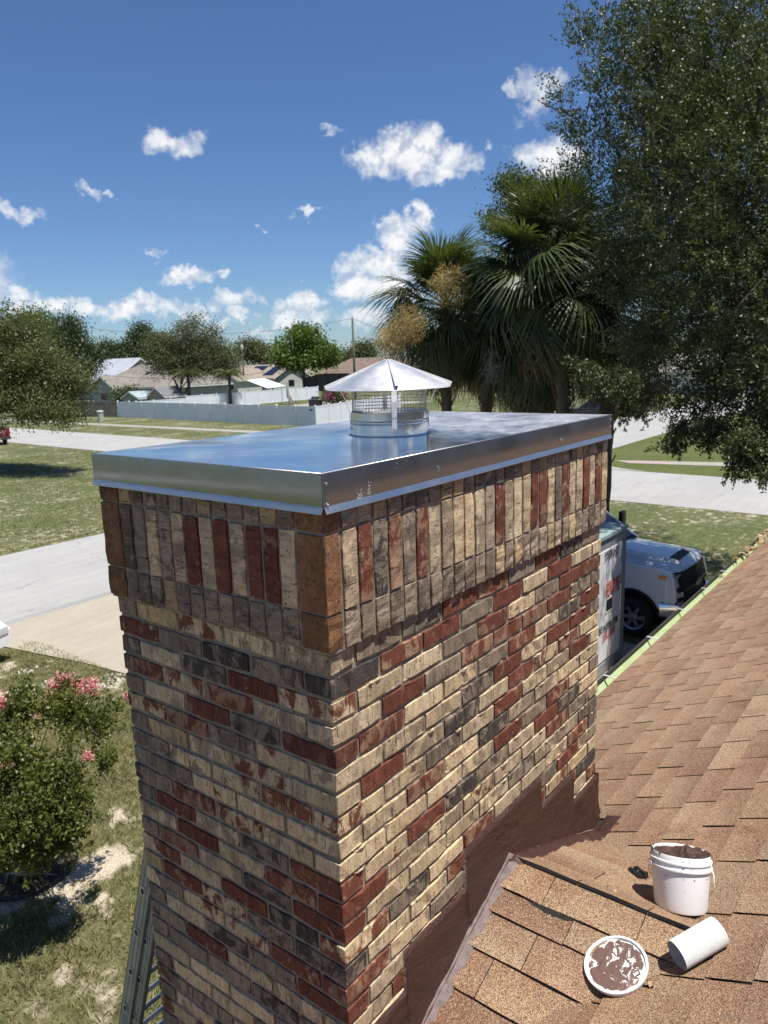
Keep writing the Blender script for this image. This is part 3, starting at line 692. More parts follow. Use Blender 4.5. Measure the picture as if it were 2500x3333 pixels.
for a in SA:
    d = np.array([math.cos(a), math.sin(a), 0]); t = np.array([-math.sin(a), math.cos(a), 0]); C0 = np.array([CCX, CCY, 0])
    mb = MB(); P0 = C0+d*.006+np.array([0, 0, ZA-.004]); P1 = C0+d*(RK+.003)+np.array([0, 0, ZR-.001]); nn = np.array([d[0]*.42, d[1]*.42, .9])
    for sgn in (-1, 1):
        mb.add([P0+t*.001*sgn, P1+t*.0012*sgn, P1+t*.0045*sgn+nn*.016, P0+t*.0025*sgn+nn*.004], [(0, 1, 2, 3) if sgn > 0 else (3, 2, 1, 0)])
    mb.add([P0+nn*.004-t*.0025, P1+nn*.016-t*.0045, P1+nn*.016+t*.0045, P0+nn*.004+t*.0025], [(0, 1, 2, 3)])
    mb.add([P0-t*.009+nn*.0008, P1-t*.012+nn*.0008, P1+t*.012+nn*.0008, P0+t*.009+nn*.0008], [(0, 1, 2, 3)])
    mb.build('standing_seam', MT['cone'], cone)
    mb = MB(); pts = [(RC+.0025, .022), (RC+.0025, .085), (RC+.004, .12), (RC+.018, .165)] if a == SA[0] or a == SA[2] else [(RC+.0025, .022), (RC+.0025, .08), (RC+.016, .125), (RC+.034, .16)]
    for (r0, q0), (r1, q1) in zip(pts[:-1], pts[1:]):
        A = C0+d*r0+np.array([0, 0, zc+q0]); B = C0+d*r1+np.array([0, 0, zc+q1]); A2 = A+d*.0016; B2 = B+d*.0016; w_ = .0085
        mb.add([A-t*w_, A+t*w_, B+t*w_, B-t*w_, A2-t*w_, A2+t*w_, B2+t*w_, B2-t*w_], [(3, 2, 1, 0), (4, 5, 6, 7), (0, 1, 5, 4), (1, 2, 6, 5), (2, 3, 7, 6), (3, 0, 4, 7)])
    st = mb.build('strap', MT['cone'], cap)
    mb = MB()
    for q, s_ in ((.026, -.0035), (.026, .0042), (.064, -.0045), (.064, .004)):
        mb.lathe([(.0022, 0), (.0022, .0012), (.0001, .0016)], C0+d*(RC+.0041)+t*s_+np.array([0, 0, zc+q]), 7, 0, tuple(d))
    mb.build('rivets', MT['rust'], st)
    mb = MB(); mb.lathe([(.0035, 0), (.0035, .003), (.0001, .0042)], C0+d*(RC+.002)+t*.011+np.array([0, 0, zc+.024]), 8, 0, tuple(d)); mb.build('bolt', MT['screw'], st)

# ================================================================== HOUSE (roof the photographer stands on)
RZ0, RS = ZT-1.95, .44                     # roof plane z = RZ0 - RS*y
YE = .785; ZR_ = ZT-1.6                    # eave, cricket ridge height
rz = lambda y: RZ0-RS*y
hs = thing('house', 'single storey house with brown asphalt shingle roof and pale green gutter', 'house', (4, -4, 0))
XL, XR, YRIDGE = -7., 22., -5.6
mb = MB()
def slab(P, d=.03):
    P = [np.array(p, float) for p in P]; mb.add(P+[p-np.array([0, 0, d]) for p in P], [tuple(range(len(P))), tuple(range(2*len(P)-1, len(P)-1, -1))]+[(i, len(P)+i, len(P)+(i+1) % len(P), (i+1) % len(P)) for i in range(len(P))])
slab([(XL, YE, rz(YE)), (0, YE, rz(YE)), (0, YRIDGE, rz(YRIDGE)), (XL, YRIDGE, rz(YRIDGE))])
slab([(0, -.001, rz(0)), (BX, -.001, rz(0)), (BX, YRIDGE, rz(YRIDGE)), (0, YRIDGE, rz(YRIDGE))])
slab([(BX, YE, rz(YE)), (XR, YE, rz(YE)), (XR, YRIDGE, rz(YRIDGE)), (BX, YRIDGE, rz(YRIDGE))])
slab([(XL, YRIDGE, rz(YRIDGE)), (XR, YRIDGE, rz(YRIDGE)), (XR, 2*YRIDGE-YE, rz(YE)), (XL, 2*YRIDGE-YE, rz(YE))])
roof = mb.build('roof', MT['felt'], hs)
mb = MB(); mb.box((XL+.5, 2*YRIDGE-YE+.5, 0), (XR-.4, .3, rz(YE)-.12)); mb.build('wall', MT['stucco'], hs)
mb = MB(); mb.box((BX+.005, YE-.045, rz(YE)-.2), (XR, YE-.02, rz(YE)-.035)); mb.build('fascia', MT['gutter'], hs)
SHC = [(.255, .172, .108), (.242, .155, .095), (.268, .186, .12), (.226, .14, .089), (.255, .166, .103), (.246, .175, .115), (.216, .131, .083)]
def shcol():
    c = rnd.choice(SHC); k = rnd.uniform(.85, 1.12); return (c[0]*k, c[1]*k, c[2]*k, 1, 0, 0, 0, 0)
def tab_geo(mb, o, a, b_, n, w, l, th=.007, lift=.0025, w2=None, s2=0., curl=0.):
    """shingle tab: o = lower (butt) corner, a along course, b_ up slope, n normal; w2/s2 top width and shift"""
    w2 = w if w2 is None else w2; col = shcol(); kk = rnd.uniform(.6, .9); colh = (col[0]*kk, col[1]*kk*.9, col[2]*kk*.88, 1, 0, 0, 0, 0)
    jx = lambda s_: rnd.uniform(-s_, s_)
    P = lambda u, v, h: o+a*u+b_*v+n*h
    c1, c2, c3 = jx(.0012), jx(.003)+curl, jx(.0012)
    top = [P(0, c1*2, lift+th+c1), P(w/2, jx(.002), lift+th+c2), P(w, c3*2, lift+th+c3), P(s2+w2, l, .0035), P(s2, l, .0035)]
    bot = [P(0, 0, lift*.2+c1), P(w/2, 0, lift*.2+c2), P(w, 0, lift*.2+c3), P(s2+w2, l, -.001), P(s2, l, -.001)]
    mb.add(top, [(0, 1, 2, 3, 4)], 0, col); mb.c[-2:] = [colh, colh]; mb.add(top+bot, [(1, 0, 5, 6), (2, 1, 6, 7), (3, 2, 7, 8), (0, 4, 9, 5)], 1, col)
SHM = [MT['shingle'], MT['asphalt_edge']]
cs = 1/math.hypot(1, RS); UPS = np.array([0, -cs, RS*cs]); NRM = np.array([0, RS*cs, cs]); AX = np.array([1., 0, 0])
EXP, TW = .143, .3335
tabs = []; off = .1
offs = []
for k in range(26): offs.append(off); off = (off+rnd.choice((.03, .045, .06, .17, .03, .2))) % TW
offs[11] = .080; offs[10] = .028; offs[9] = .262; offs[12] = .083; offs[8] = .22
for k in range(26):
    y = YE-k*EXP*cs
    x = -6.67+((offs[k]+6.67) % TW)-TW
    while x < 13:
        wd = TW-rnd.uniform(.008, .013)
        inside_ch = x > -.02 and x+wd < BX+.03 and y > -.04
        if not inside_ch:
            x0, w_ = x, wd
            if y > -.04 and x < 0 and x+wd > -.02: w_ = max(0, -.003-x)
            elif y > -.04 and x < BX+.003 and x+wd > BX+.02: w_ = x+wd-(BX+.003); x0 = BX+.003
            if w_ > .02: tabs.append((k, x0, y, w_))
        x += TW
def vis_key(t):
    k, x, y, w_ = t; P = np.array([x+w_/2, y-.05, rz(y)]); d = P-CAM; zc_ = d@_f
    if zc_ < .3: return -1
    px, py = 1250+FPX*(d@CR)/zc_, 1666.5-FPX*(d@CU)/zc_
    if not (-150 < px < 2700 and -100 < py < 3600): return -1
    if x+w_ < .92 and y > -1.02*x+.2: return -1
    # under the cricket
    if y-.1 > -.80+abs(x+w_/2-.92)*.87 : return -1
    return 1/zc_**2
tabs.sort(key=vis_key, reverse=True)
rest = MB(); nsh = 0
for t in tabs:
    k, x, y, w_ = t
    o_ = np.array([x, y, rz(y)])
    curl = rnd.choice((0, 0, 0, .001, .002))
    if nsh < 262 and vis_key(t) > 0:
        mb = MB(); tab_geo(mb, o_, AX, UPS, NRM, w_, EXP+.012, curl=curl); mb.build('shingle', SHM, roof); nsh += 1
    elif x < 12.6: tab_geo(rest, o_, AX, UPS, NRM, w_, EXP+.012)
stuff(rest.build('far_shingles', SHM, roof))
# cricket (little saddle behind the chimney)
XM = .92; CN, CF = .45, .42
mb = MB(); yend = -(ZR_-RZ0)/RS
A_, E_, N_, F_ = (XM, .0, ZR_), (XM, yend, ZR_), (XM-(ZR_-RZ0)/CN, 0, RZ0), (XM+(ZR_-RZ0)/CF, 0, RZ0)
mb.add([A_, E_, N_, F_], [(0, 2, 1), (0, 1, 3)]); mb.build('cricket_deck', MT['felt'], roof)
cn = 1/math.hypot(1, CN); upN = np.array([cn, 0, CN*cn]); nN = np.array([-CN*cn, 0, cn])
vall = lambda x: (RZ0-(ZR_-CN*(XM-x)))/RS            # y of the near valley at x
for bi, xb in enumerate([.803, .716, .587, .455, .325, .195, .065]):
    xt = min(xb+.150, XM+.0); xt = max(xt, xb+.1)
    l = (xt-xb)/cn; zb_ = ZR_-CN*(XM-xb); y = -.04; first = True; woff = [.18, .30, .21, .11, .26, .05, .2][bi]
    ylim = vall(xb)-.03; ylt = vall(xt)-.03
    while y > ylim+.03:
        w_ = woff if first else TW-.004; first = False
        y2 = max(y-w_+.003, ylim); last = y2 <= ylim+.001
        ww_ = y-y2; wt = (y-ylt) if last else ww_
        mb = MB(); tab_geo(mb, np.array([xb, y, zb_]), np.array([0, -1., 0]), upN, nN, ww_, l, .010, .004, w2=wt, curl=rnd.uniform(0, .004))
        mb.build('shingle', SHM, roof); y = y2-.003
        if last: break
mb = MB(); tv = []
for i in range(22):      # tar dab under a lifted course
    t = i/21; y = -.155-.22*t; wv = .010+.022*math.sin(math.pi*min(1, t*1.15))*(.6+.4*t)+.006*mnoise.noise((t*9, 1, 1))
    for k in range(4): x = .803-wv*k/3+.002; tv.append((x, y+.006*mnoise.noise((t*14, k, 3)), ZR_-CN*(XM-x)+.0135-(.004 if k == 3 else 0)+.003*mnoise.noise((t*20, k*2, 5))))
mb.add(tv, [(i*4+k, i*4+k+1, (i+1)*4+k+1, (i+1)*4+k) for i in range(21) for k in range(3)]); mb.build('tar_smear', simple('black_tar', (.012, .012, .012), .45, 0, .3, 80, .9), roof, smooth=True)
cf = 1/math.hypot(1, CF); upF = np.array([-cf, 0, CF*cf]); nF = np.array([CF*cf, 0, cf])
valf = lambda x: (RZ0-(ZR_-CF*(x-XM)))/RS
xb = XM+.10
while xb < 1.86:
    zb_ = ZR_-CF*(xb-XM); l = .15 if xb-.13*1 > XM else (xb-XM)/cf; ylim = valf(xb)-.02; ylt = valf(max(XM, xb-.13))-.02
    if xb < BX: ys = -.03
    else: ys = .2
    y = ylim-.0; seg = ys-ylim; n_ = max(1, round(seg/TW))
    for q in range(n_):
        ya = ylim+seg*q/n_; wq = seg/n_-.0045
        mb = MB(); tab_geo(mb, np.array([xb, ya, zb_]), np.array([0, 1., 0]), upF, nF, wq, l, .006, .002, w2=wq+(ylim-ylt if q == 0 else 0), s2=(ylt-ylim if q == 0 else 0)); mb.build('shingle', SHM, roof)
    xb += .13
for q, (ya, yb) in enumerate(((-.05, -.30), (-.305, -.55), (-.555, yend-.04))):   # ridge pieces lapped over from the far slope
    mb = MB(); tab_geo(mb, np.array([XM-.012, ya, ZR_+.004]), np.array([0, -1., 0]), np.array([cf, 0, -CF*cf]), np.array([CF*cf, 0, cf]), ya-yb, .125, .009, .004, curl=.002); mb.build('shingle', SHM, roof)
# brown mastic flashing
def cricket_z(x): return ZR_-(CN*(XM-x) if x < XM else CF*(x-XM))
mb = MB(); xs = []
for a, b_ in ((0, .27), (.27, .634), (.634, 1.215), (1.215, 1.54), (1.54, BX+.012)):
    n = max(8, int((b_-a)/.012)); xs += [(a+(b_-a)*i/n+(1e-4 if i == 0 else 0), (a+b_)/2) for i in range(n+1)]
nt_ = 22
for x, xm in xs:
    zt, zb_ = FT(xm)-.004+.0025*mnoise.noise((x*20, 0, 3)), max(cricket_z(x), RZ0-.03)
    for k in range(nt_+1):
        t = k/nt_; z = zt+(zb_-zt)*t
        bul = .012+.004*mnoise.noise((x*9, z*20, 1.7))+.0022*mnoise.noise((x*25, z*70, 2))+.02*t**3
        if k == 0: bul = -.002
        elif k == 1: bul = .010
        mb.v.append((x, -bul, z))
    # foot spreading over the shingles
    sw = .012 if x < XM-.02 else .075+.03*mnoise.noise((x*6, 1, 1))+(.05 if x > 1.5 else 0)
    for k in range(1, 6):
        t = k/5; y = -.034-sw*t; zz = max(cricket_z(x), rz(y)); mb.v.append((x, y, zz+.020*(1-t)+.004+.004*mnoise.noise((x*30, y*40, 4))-(0.008 if k == 5 else 0)))
m_ = nt_+6
mb.f = [(i*m_+k, i*m_+k+1, (i+1)*m_+k+1, (i+1)*m_+k) for i in range(len(xs)-1) for k in range(m_-1)]; mb.m = [0]*len(mb.f)
fl = mb.build('flashing', MT['mastic'], hs, smooth=True)
# its return round the far corner
mb = MB(); n = 12
for i in range(n+1):
    y = -.012+.22*i/n; zb_ = rz(y)
    for k in range(9):
        t = k/8; z = (ZT-1.70)-.35*max(0, y)+((zb_)-(ZT-1.70)+.35*max(0, y))*t; mb.v.append((BX+.013+.006*mnoise.noise((y*20, z*20, 0))+.05*t**4, y, z))
    for k in (1, 2): mb.v.append((BX+.065+.035*k, y-.01*k, zb_+.012-.006*k))
mb.f = [(i*11+k, (i+1)*11+k, (i+1)*11+k+1, i*11+k+1) for i in range(n) for k in range(10)]; mb.m = [0]*len(mb.f)
mb.build('corner_mastic', MT['mastic'], fl, smooth=True)
# pale dusty strip on the near slope of the cricket
mb = MB(); n = 90
for i in range(n+1):
    x = XM-.004-(XM-.05)*i/n; wv = .008*mnoise.noise((x*13, 0, 2))
    for k in range(6):
        t = k/5; y = -.022-(.047+wv)*t; mb.v.append((x, y, cricket_z(x)+.013*(1-t*.5)+.006+.004*mnoise.noise((x*30, y*50, 8))+.004*math.sin(x*48)*0-(.004 if k == 5 else 0)))
mb.f = [(i*6+k, (i+1)*6+k, (i+1)*6+k+1, i*6+k+1) for i in range(n) for k in range(5)]; mb.m = [0]*len(mb.f)
mb.build('flashing_strip', MT['mastic_pale'], fl, smooth=True)
# gutter with straps
GY0, GY1, GZ = YE+.004, YE+.118, rz(YE)-.012
mb = MB(); prof = [(GY0, GZ+.0), (GY0, GZ-.085), (GY0+.02, GZ-.10), (GY1-.045, GZ-.10), (GY1-.035, GZ-.075), (GY1-.008, GZ-.035), (GY1, GZ-.012)]
prof2 = [(y+(.004 if i > 2 else -.0), z-.004) for i, (y, z) in enumerate(prof)][::-1]
pp = prof+prof2; n = len(pp); mb.prism([(BX+.012, y, z) for y, z in pp], (XR-BX, 0, 0)); gut = mb.build('gutter', MT['gutter'], hs)
mb = MB(); mb.box((BX+.012, GY1-.016, GZ-.013), (XR, GY1+.006, GZ+.004)); mb.build('gutter_lip', MT['gutter_lip'], gut)
for gx, gy in ((2002, 2208), (2130, 2078), (2222, 1985), (2292, 1916), (2360, 1860), (2415, 1800)):
    P = onz(gx, gy, GZ+.01); x = P[0]
    mb = MB(); mb.bar((x, GY0-.03, GZ+.014), (x+.02, GY1+.004, GZ+.007), .022, .003, mi=0); mb.bar((x+.02, GY1-.004, GZ+.008), (x+.02, GY1-.01, GZ-.02), .022, .003); mb.build('gutter_strap', MT['zinc'], gut)
# dry leaves lying in the gutter
Vl = []
for _ in range(70):
    x = rnd.gauss(9.6, .8); y = rnd.uniform(GY0-.05, GY1); z = GZ+rnd.uniform(-.03, .05); s_ = rnd.uniform(.03, .07); a = rnd.uniform(0, 6.28); t = rnd.uniform(-.03, .03)
    c_, s2 = math.cos(a)*s_, math.sin(a)*s_
    Vl += [(x-c_, y-s2, z), (x+s2*.45, y-c_*.45, z+t), (x+c_, y+s2, z+.01), (x-s2*.45, y+c_*.45, z-t)]
o = stuff(quads('dry_leaves', np.array(Vl), MT['dry_leaf'])); tag(o, 'clump of dry brown oak leaves caught in the green gutter', 'leaves')

# ------------------------------------------------------------------ things on the roof
BP = np.array([1.0804, -.6137, ZT-1.6673]); BAX = unit(np.array([.35, .15, 1.])); BP = BP+BAX*.010
bk = thing('bucket', 'white plastic pail of brown roofing cement standing on the shingles', 'bucket', BP)
BU = unit(CR-BAX*(CR@BAX)); BV = np.cross(BAX, BU)          # BU to the right of the picture, BV away
BH = .190; r0, r1 = .089, .0985
BL = lambda u, v, h: BP+BU*u+BV*v+BAX*h
mb = MB(); mb.lathe([(.0001, .002), (r0-.012, .0), (r0-.003, .004), (r0, .014), (r1-.001, BH-.050), (r1+.0065, BH-.048), (r1+.007, BH-.043), (r1+.001, BH-.041), (r1+.001, BH-.028), (r1+.0055, BH-.026), (r1+.0055, BH-.021), (r1, BH-.019), (r1+.0005, BH-.003), (r1-.001, BH), (r1-.004, BH-.002), (r1-.006, BH-.05), (r0-.004, .03)], BP, 72, 0, tuple(BAX))
body = mb.build('body', MT['white_plastic'], bk, smooth=True, angle=35)
mb = MB(); nr, na = 26, 72
for i in range(nr+1):
    for j in range(na):
        r_ = (r1-.006)*i/nr; a = 2*math.pi*j/na; x, y = r_*math.cos(a), r_*math.sin(a); q = i/nr
        h = BH-.010+.010*mnoise.noise((x*24+1, y*24, 2.))+.005*mnoise.noise((x*70, y*70, 4.))+.020*math.exp(-((x-.030)/.026)**2-((y-.01)/.05)**2)+.010*math.exp(-((x-.075)/.02)**2)-.006*math.exp(-((x+.01)/.012)**2)
        if i == nr: h = BH-.010+.007*mnoise.noise((x*40, y*40, 1))
        mb.v.append(tuple(BL(x, y, h)))
mb.f = [(i*na+j, (i+1)*na+j, (i+1)*na+(j+1) % na, i*na+(j+1) % na) for i in range(nr) for j in range(na)]; mb.m = [0]*len(mb.f)
mb.build('roofing_cement', MT['cement'], bk, smooth=True)
mb = MB()
for q in range(14):      # cement smeared over the rim
    a = rnd.choice((rnd.uniform(-.9, .6), rnd.uniform(2.4, 3.6))); u_, v_ = math.cos(a), math.sin(a); w_ = rnd.uniform(.004, .012); t_ = (-v_, u_); dz = rnd.uniform(.004, .014)
    mb.add([BL(u_*(r1-.005)-t_[0]*w_, v_*(r1-.005)-t_[1]*w_, BH+.001), BL(u_*(r1-.005)+t_[0]*w_, v_*(r1-.005)+t_[1]*w_, BH+.0015), BL(u_*(r1+.0018)+t_[0]*w_*.7, v_*(r1+.0018)+t_[1]*w_*.7, BH+.001), BL(u_*(r1+.0022), v_*(r1+.0022), BH-dz), BL(u_*(r1+.0018)-t_[0]*w_*.8, v_*(r1+.0018)-t_[1]*w_*.8, BH+.001)], [(0, 1, 2, 4), (4, 2, 3)])
stuff(mb.build('rim_smears', MT['cement'], body))
mb = MB(); pts = []
for i in range(17):
    a = math.pi*i/16; pts.append(BL(math.cos(a)*(r1+.009), math.sin(a)*(r1+.010), BH-.046-math.sin(a)*.085))
mb.tube(pts, .0022, 6); mb.build('handle', MT['white_plastic'], bk, smooth=True)
mb = MB(); mb.tube([BL(r1+.008, .0, BH-.044), BL(r1+.014, -.012, BH-.075), BL(r1+.010, -.022, BH-.115)], .0024, 6); mb.build('handle_end', MT['white_plastic'], bk, smooth=True)
for s_ in (-1, 1): mb = MB(); mb.lathe([(.010, 0), (.009, .006), (.0001, .007)], BL(s_*(r1+.003), 0, BH-.046), 12, 0, tuple(BU*s_)); mb.build('handle_ear', MT['white_plastic'], bk, smooth=True, angle=40)
mb = MB()
for _ in range(26):
    a = rnd.uniform(-2.9, -.3); z = BH-rnd.choice((.012, .035, .05, .07, .11)); s_ = rnd.uniform(.001, .004); rr = r1+.002-(.009*(BH-z)/BH if z < BH-.05 else -.0)
    P = BL(rr*math.cos(a), rr*math.sin(a), z); t = -BU*math.sin(a)+BV*math.cos(a)
    mb.add([P-t*s_, P-BAX*s_*.6, P+t*s_, P+BAX*s_*.7], [(0, 1, 2, 3)])
stuff(mb.build('cement_spots', MT['cement'], body))
# lid
LC = np.array([.713, -.522, 0]); nl = unit(np.array([-.30, .16, 1.])); LC[2] = max(ZR_-CN*(XM-LC[0]), rz(LC[1]))+.026
ld = thing('pail_cover', 'round white pail lid smeared with brown cement lying on the shingles', 'lid', LC)
mb = MB(); rl = .1005
mb.lathe([(.0001, -.008), (rl-.002, -.008), (rl, -.004), (rl+.001, .008), (rl-.002, .010), (rl-.0065, .010), (rl-.008, .007), (rl-.009, .002), (.0001, .001)], LC, 56, 0, tuple(nl)); mb.build('lid_disc', MT['white_plastic'], ld, smooth=True, angle=35)
mb = MB(); x_ = unit(np.cross(nl, (0, 1, 0))); y_ = np.cross(nl, x_); nr, na = 12, 44
for i in range(nr+1):
    for j in range(na):
        a = 2*math.pi*j/na; r_ = (rl-.0105+.003*mnoise.noise((math.cos(a)*3, math.sin(a)*3, 5)))*i/nr; u, v = r_*math.cos(a), r_*math.sin(a)
        mb.v.append(tuple(LC+x_*u+y_*v+nl*(.0035+.0035*mnoise.noise((u*40, v*40, 3.))+.003*mnoise.noise((u*90, v*90, 6.))-(.003 if i == nr else 0))))
mb.f = [(i*na+j, (i+1)*na+j, (i+1)*na+(j+1) % na, i*na+(j+1) % na) for i in range(nr) for j in range(na)]; mb.m = [0]*len(mb.f)
mb.build('cement_smear', MT['smear'], ld, smooth=True)
# ribbed tube
TA, TB = ony(2200, 3085, -.70), None
TA = np.array([.775, -.690, 0]); TB = np.array([.908, -.778, 0]); TR = .044
for P in (TA, TB): P[2] = rz(P[1])+TR*1.08+.012
tu = thing('ribbed_tube', 'hollow white finely ribbed tube lying on the shingles beside the pail', 'tube', TA)
ax_ = unit(TB-TA); L = np.linalg.norm(TB-TA); x_ = unit(np.cross(ax_, (0, 0, 1))); y_ = np.cross(x_, ax_)
mb = MB(); nr = 110; vs = []
for t in (0, 1):
    for j in range(nr+1):
        a = -1.9+2*math.pi*1.03*j/nr; r_ = TR+(.0005 if j % 2 else -.0005)+.006*max(0, (j/nr-.9))*10*.6
        vs.append(TA+ax_*L*t+x_*r_*math.cos(a)+y_*r_*math.sin(a))
mb.add(vs, [(j, j+1, nr+2+j, nr+1+j) for j in range(nr)]); mb.build('outer_sheet', MT['white_ribbed'], tu)
mb = MB(); mb.lathe([(TR-.0035, .0004), (TR-.0035, L-.0004)], TA, 48, 0, tuple(ax_)); mb.lathe([(TR-.0034, .0002), (TR-.0012, .0002)], TA, 60, 0, tuple(ax_)); mb.lathe([(TR-.0034, L-.0002), (TR-.0012, L-.0002)], TA, 60, 0, tuple(ax_)); mb.build('inner_core', simple('grey_tube_core', (.5, .5, .48), .7), tu, smooth=True)
# black clamp
KP = np.array([1.275, -.395, 0]); KP[2] = max(rz(KP[1]), cricket_z(KP[0]))+.008
kc = thing('clamp', 'small black plastic spring clamp lying on the shingles left of the pail', 'clamp', KP)
d1 = unit(np.array([-.62, -.78, .30])); sd = unit(np.cross(d1, (0, 0, 1))); up_ = np.cross(sd, d1)
for s_, nm in ((-1, 'jaw'), (1, 'jaw')):
    mb = MB(); P = KP+sd*s_*.0125+up_*.010; mb.obox(P, d1*.034, sd*.0075, up_*.0085); mb.obox(P+d1*.037, d1*.006, sd*.009, up_*.011); mb.obox(P-d1*.018+up_*.009, d1*.012, sd*.006, up_*.003); mb.build(nm, MT['black_plastic'], kc)
mb = MB(); mb.tube([KP-sd*.02+up_*.012, KP+sd*.02+up_*.012], .007, 10); mb.build('hinge', MT['black_plastic'], kc, smooth=True, angle=40)
# two fallen leaves
for q, (px, py) in enumerate(((2008, 2806), (2125, 3062))):
    P = np.array(ony(px, py, -.42 if q == 0 else -.64)); P[2] = max(rz(P[1]), cricket_z(P[0]))+.012
    mb = MB(); mb.add([P+np.array(v) for v in ((-.014, 0, 0), (-.004, -.008, .005), (.014, .004, .001), (0, .010, .004))], [(0, 1, 2), (0, 2, 3)])
    tag(mb.build('fallen_leaf', MT['dry_leaf'], origin=P), ('curled tan leaf on the shingles left of the black clamp', 'small dry leaf on the shingles between lid and pail')[q], 'leaf')

# ================================================================== VEGETATION
def leaves(centers, per, spread, L, Wd, outward=None, droop=.2, squash=.7):
    n = len(centers)*per
    c = np.repeat(centers, per, 0); off_ = rng.normal(0, 1, (n, 3))*np.array([1, 1, squash])*spread
    p_ = c+off_
    a = unit(rng.normal(0, 1, (n, 3))+unit(off_)*.6-np.array([0, 0, droop]))
    b_ = unit(np.cross(a, rng.normal(0, 1, (n, 3))))
    l = L*rng.uniform(.6, 1.25, (n, 1)); w_ = Wd*rng.uniform(.7, 1.2, (n, 1))
    V = np.stack([p_, p_+a*l*.5+b_*w_*.5, p_+a*l, p_+a*l*.5-b_*w_*.5], 1)
    return V.reshape(-1, 3)
def sprays(centers, heart, per, length, sig, L, Wd, up=.5):
    """leafy shoots: leaves strung along short twigs that point outwards and up"""
    n = len(centers); d = unit(unit(centers-heart)*.9+rng.normal(0, .55, (n, 3))+np.array([0, 0, up])); ln = length*rng.uniform(.45, 1.3, (n, 1))
    t = rng.uniform(0, 1, (n, per, 1))
    P = (centers[:, None]+d[:, None]*ln[:, None]*t-np.array([0, 0, .25])*(t*ln[:, None])**2+rng.normal(0, sig, (n, per, 3))*(1.15-t)).reshape(-1, 3)
    m = len(P); a = unit(rng.normal(0, .8, (m, 3))+np.repeat(d, per, 0)); b_ = unit(np.cross(a, rng.normal(0, 1, (m, 3))))
    l = L*rng.uniform(.6, 1.25, (m, 1)); w_ = Wd*rng.uniform(.7, 1.2, (m, 1))
    return np.stack([P, P+a*l*.5+b_*w_*.5, P+a*l, P+a*l*.5-b_*w_*.5], 1).reshape(-1, 3)
def crown_pts(ells, n, shell=.55, gap=.0, gscale=.5):
    """clump centres spread through the ellipsoids, biased to the outside, with noise gaps"""
    vol = np.array([e[1][0]*e[1][1]*e[1][2] for e in ells])**(.75); vol /= vol.sum(); out = []
    while len(out) < n:
        e = ells[rng.choice(len(ells), p=vol)]
        d = unit(rng.normal(0, 1, 3)); r_ = rng.uniform(0, 1)**(shell)
        P = np.array(e[0])+d*r_*np.array(e[1])*(1+.22*mnoise.noise((d[0]*2.5+e[0][0], d[1]*2.5, d[2]*2.5)))
        if gap and mnoise.noise(tuple(P*gscale)) < -.5+gap: continue
        out.append(P)
    return np.array(out)
def limbs(mb, base, top, tips, r_, n=6, wig=.12):
    base, top = np.array(base, float), np.array(top, float)
    H = np.linalg.norm(top-base)
    pts = [base+(top-base)*t+np.array([mnoise.noise((t*3, base[0], 1)), mnoise.noise((t*3, base[1], 2)), 0])*wig*H*.5 for t in np.linspace(0, 1, 6)]
    mb.tube([pts[0]-np.array([0, 0, .1])]+pts, [r_*1.5, r_*1.25]+[r_*(1-.35*t) for t in np.linspace(.2, 1, 5)], 9)
    for T in tips:
        T = np.array(T, float); s0 = pts[rnd.choice((2, 3, 4, 5))]; d = T-s0; L = np.linalg.norm(d)
        q = [s0+d*t+np.array([0, 0, .14*L*math.sin(math.pi*t)])+np.array([mnoise.noise((t*4+T[0], T[1], 3)), mnoise.noise((t*4, T[1], T[2])), mnoise.noise((t*4, T[2], 7))])*.09*L for t in np.linspace(0, 1, 6)]
        mb.tube(q, [r_*.42*(1-.86*t) for t in np.linspace(0, 1, 6)], n)
        for t in (2, 3, 4):
            e = q[t]; f_ = e+unit(d+rng.normal(0, 1, 3)*L*.6)*min(1.1, L*rnd.uniform(.2, .4))
            mb.tube([e, (e+f_)/2+rng.normal(0, .04, 3)*L*.5, f_], [r_*.16, r_*.11, r_*.04], 4, cap=False)
def tree(name, label, base, top, ells, ncl, per, spread, leaf, mat, r_=.2, group=None, gap=.0, cat='tree', nl=9, shell=.55, bark=None, tr_z=None, gscale=.5):
    t = thing(name, label, cat, base, group)
    C = crown_pts(ells, ncl, shell, gap, gscale)
    V = leaves(C, per, spread, *leaf)
    V[:, 2] = np.maximum(V[:, 2], .05)
    o = quads('crown', V, mat, t, base)
    mb = MB(); limbs(mb, base, top, C[rng.choice(len(C), nl, replace=False)]*.9+np.array(top)*.1, r_)
    mb.build('trunk', bark or MT['bark'], t, smooth=True)
    return t
def E(px, py, fw, r_, ry=None, rf=None):
    """ellipsoid at a pixel and real distance, radius given in pixels at that distance"""
    s_ = fw/FPX; return (at(px, py, fw), ((rf or r_)*s_, (rf or r_)*s_, (ry or r_)*s_))
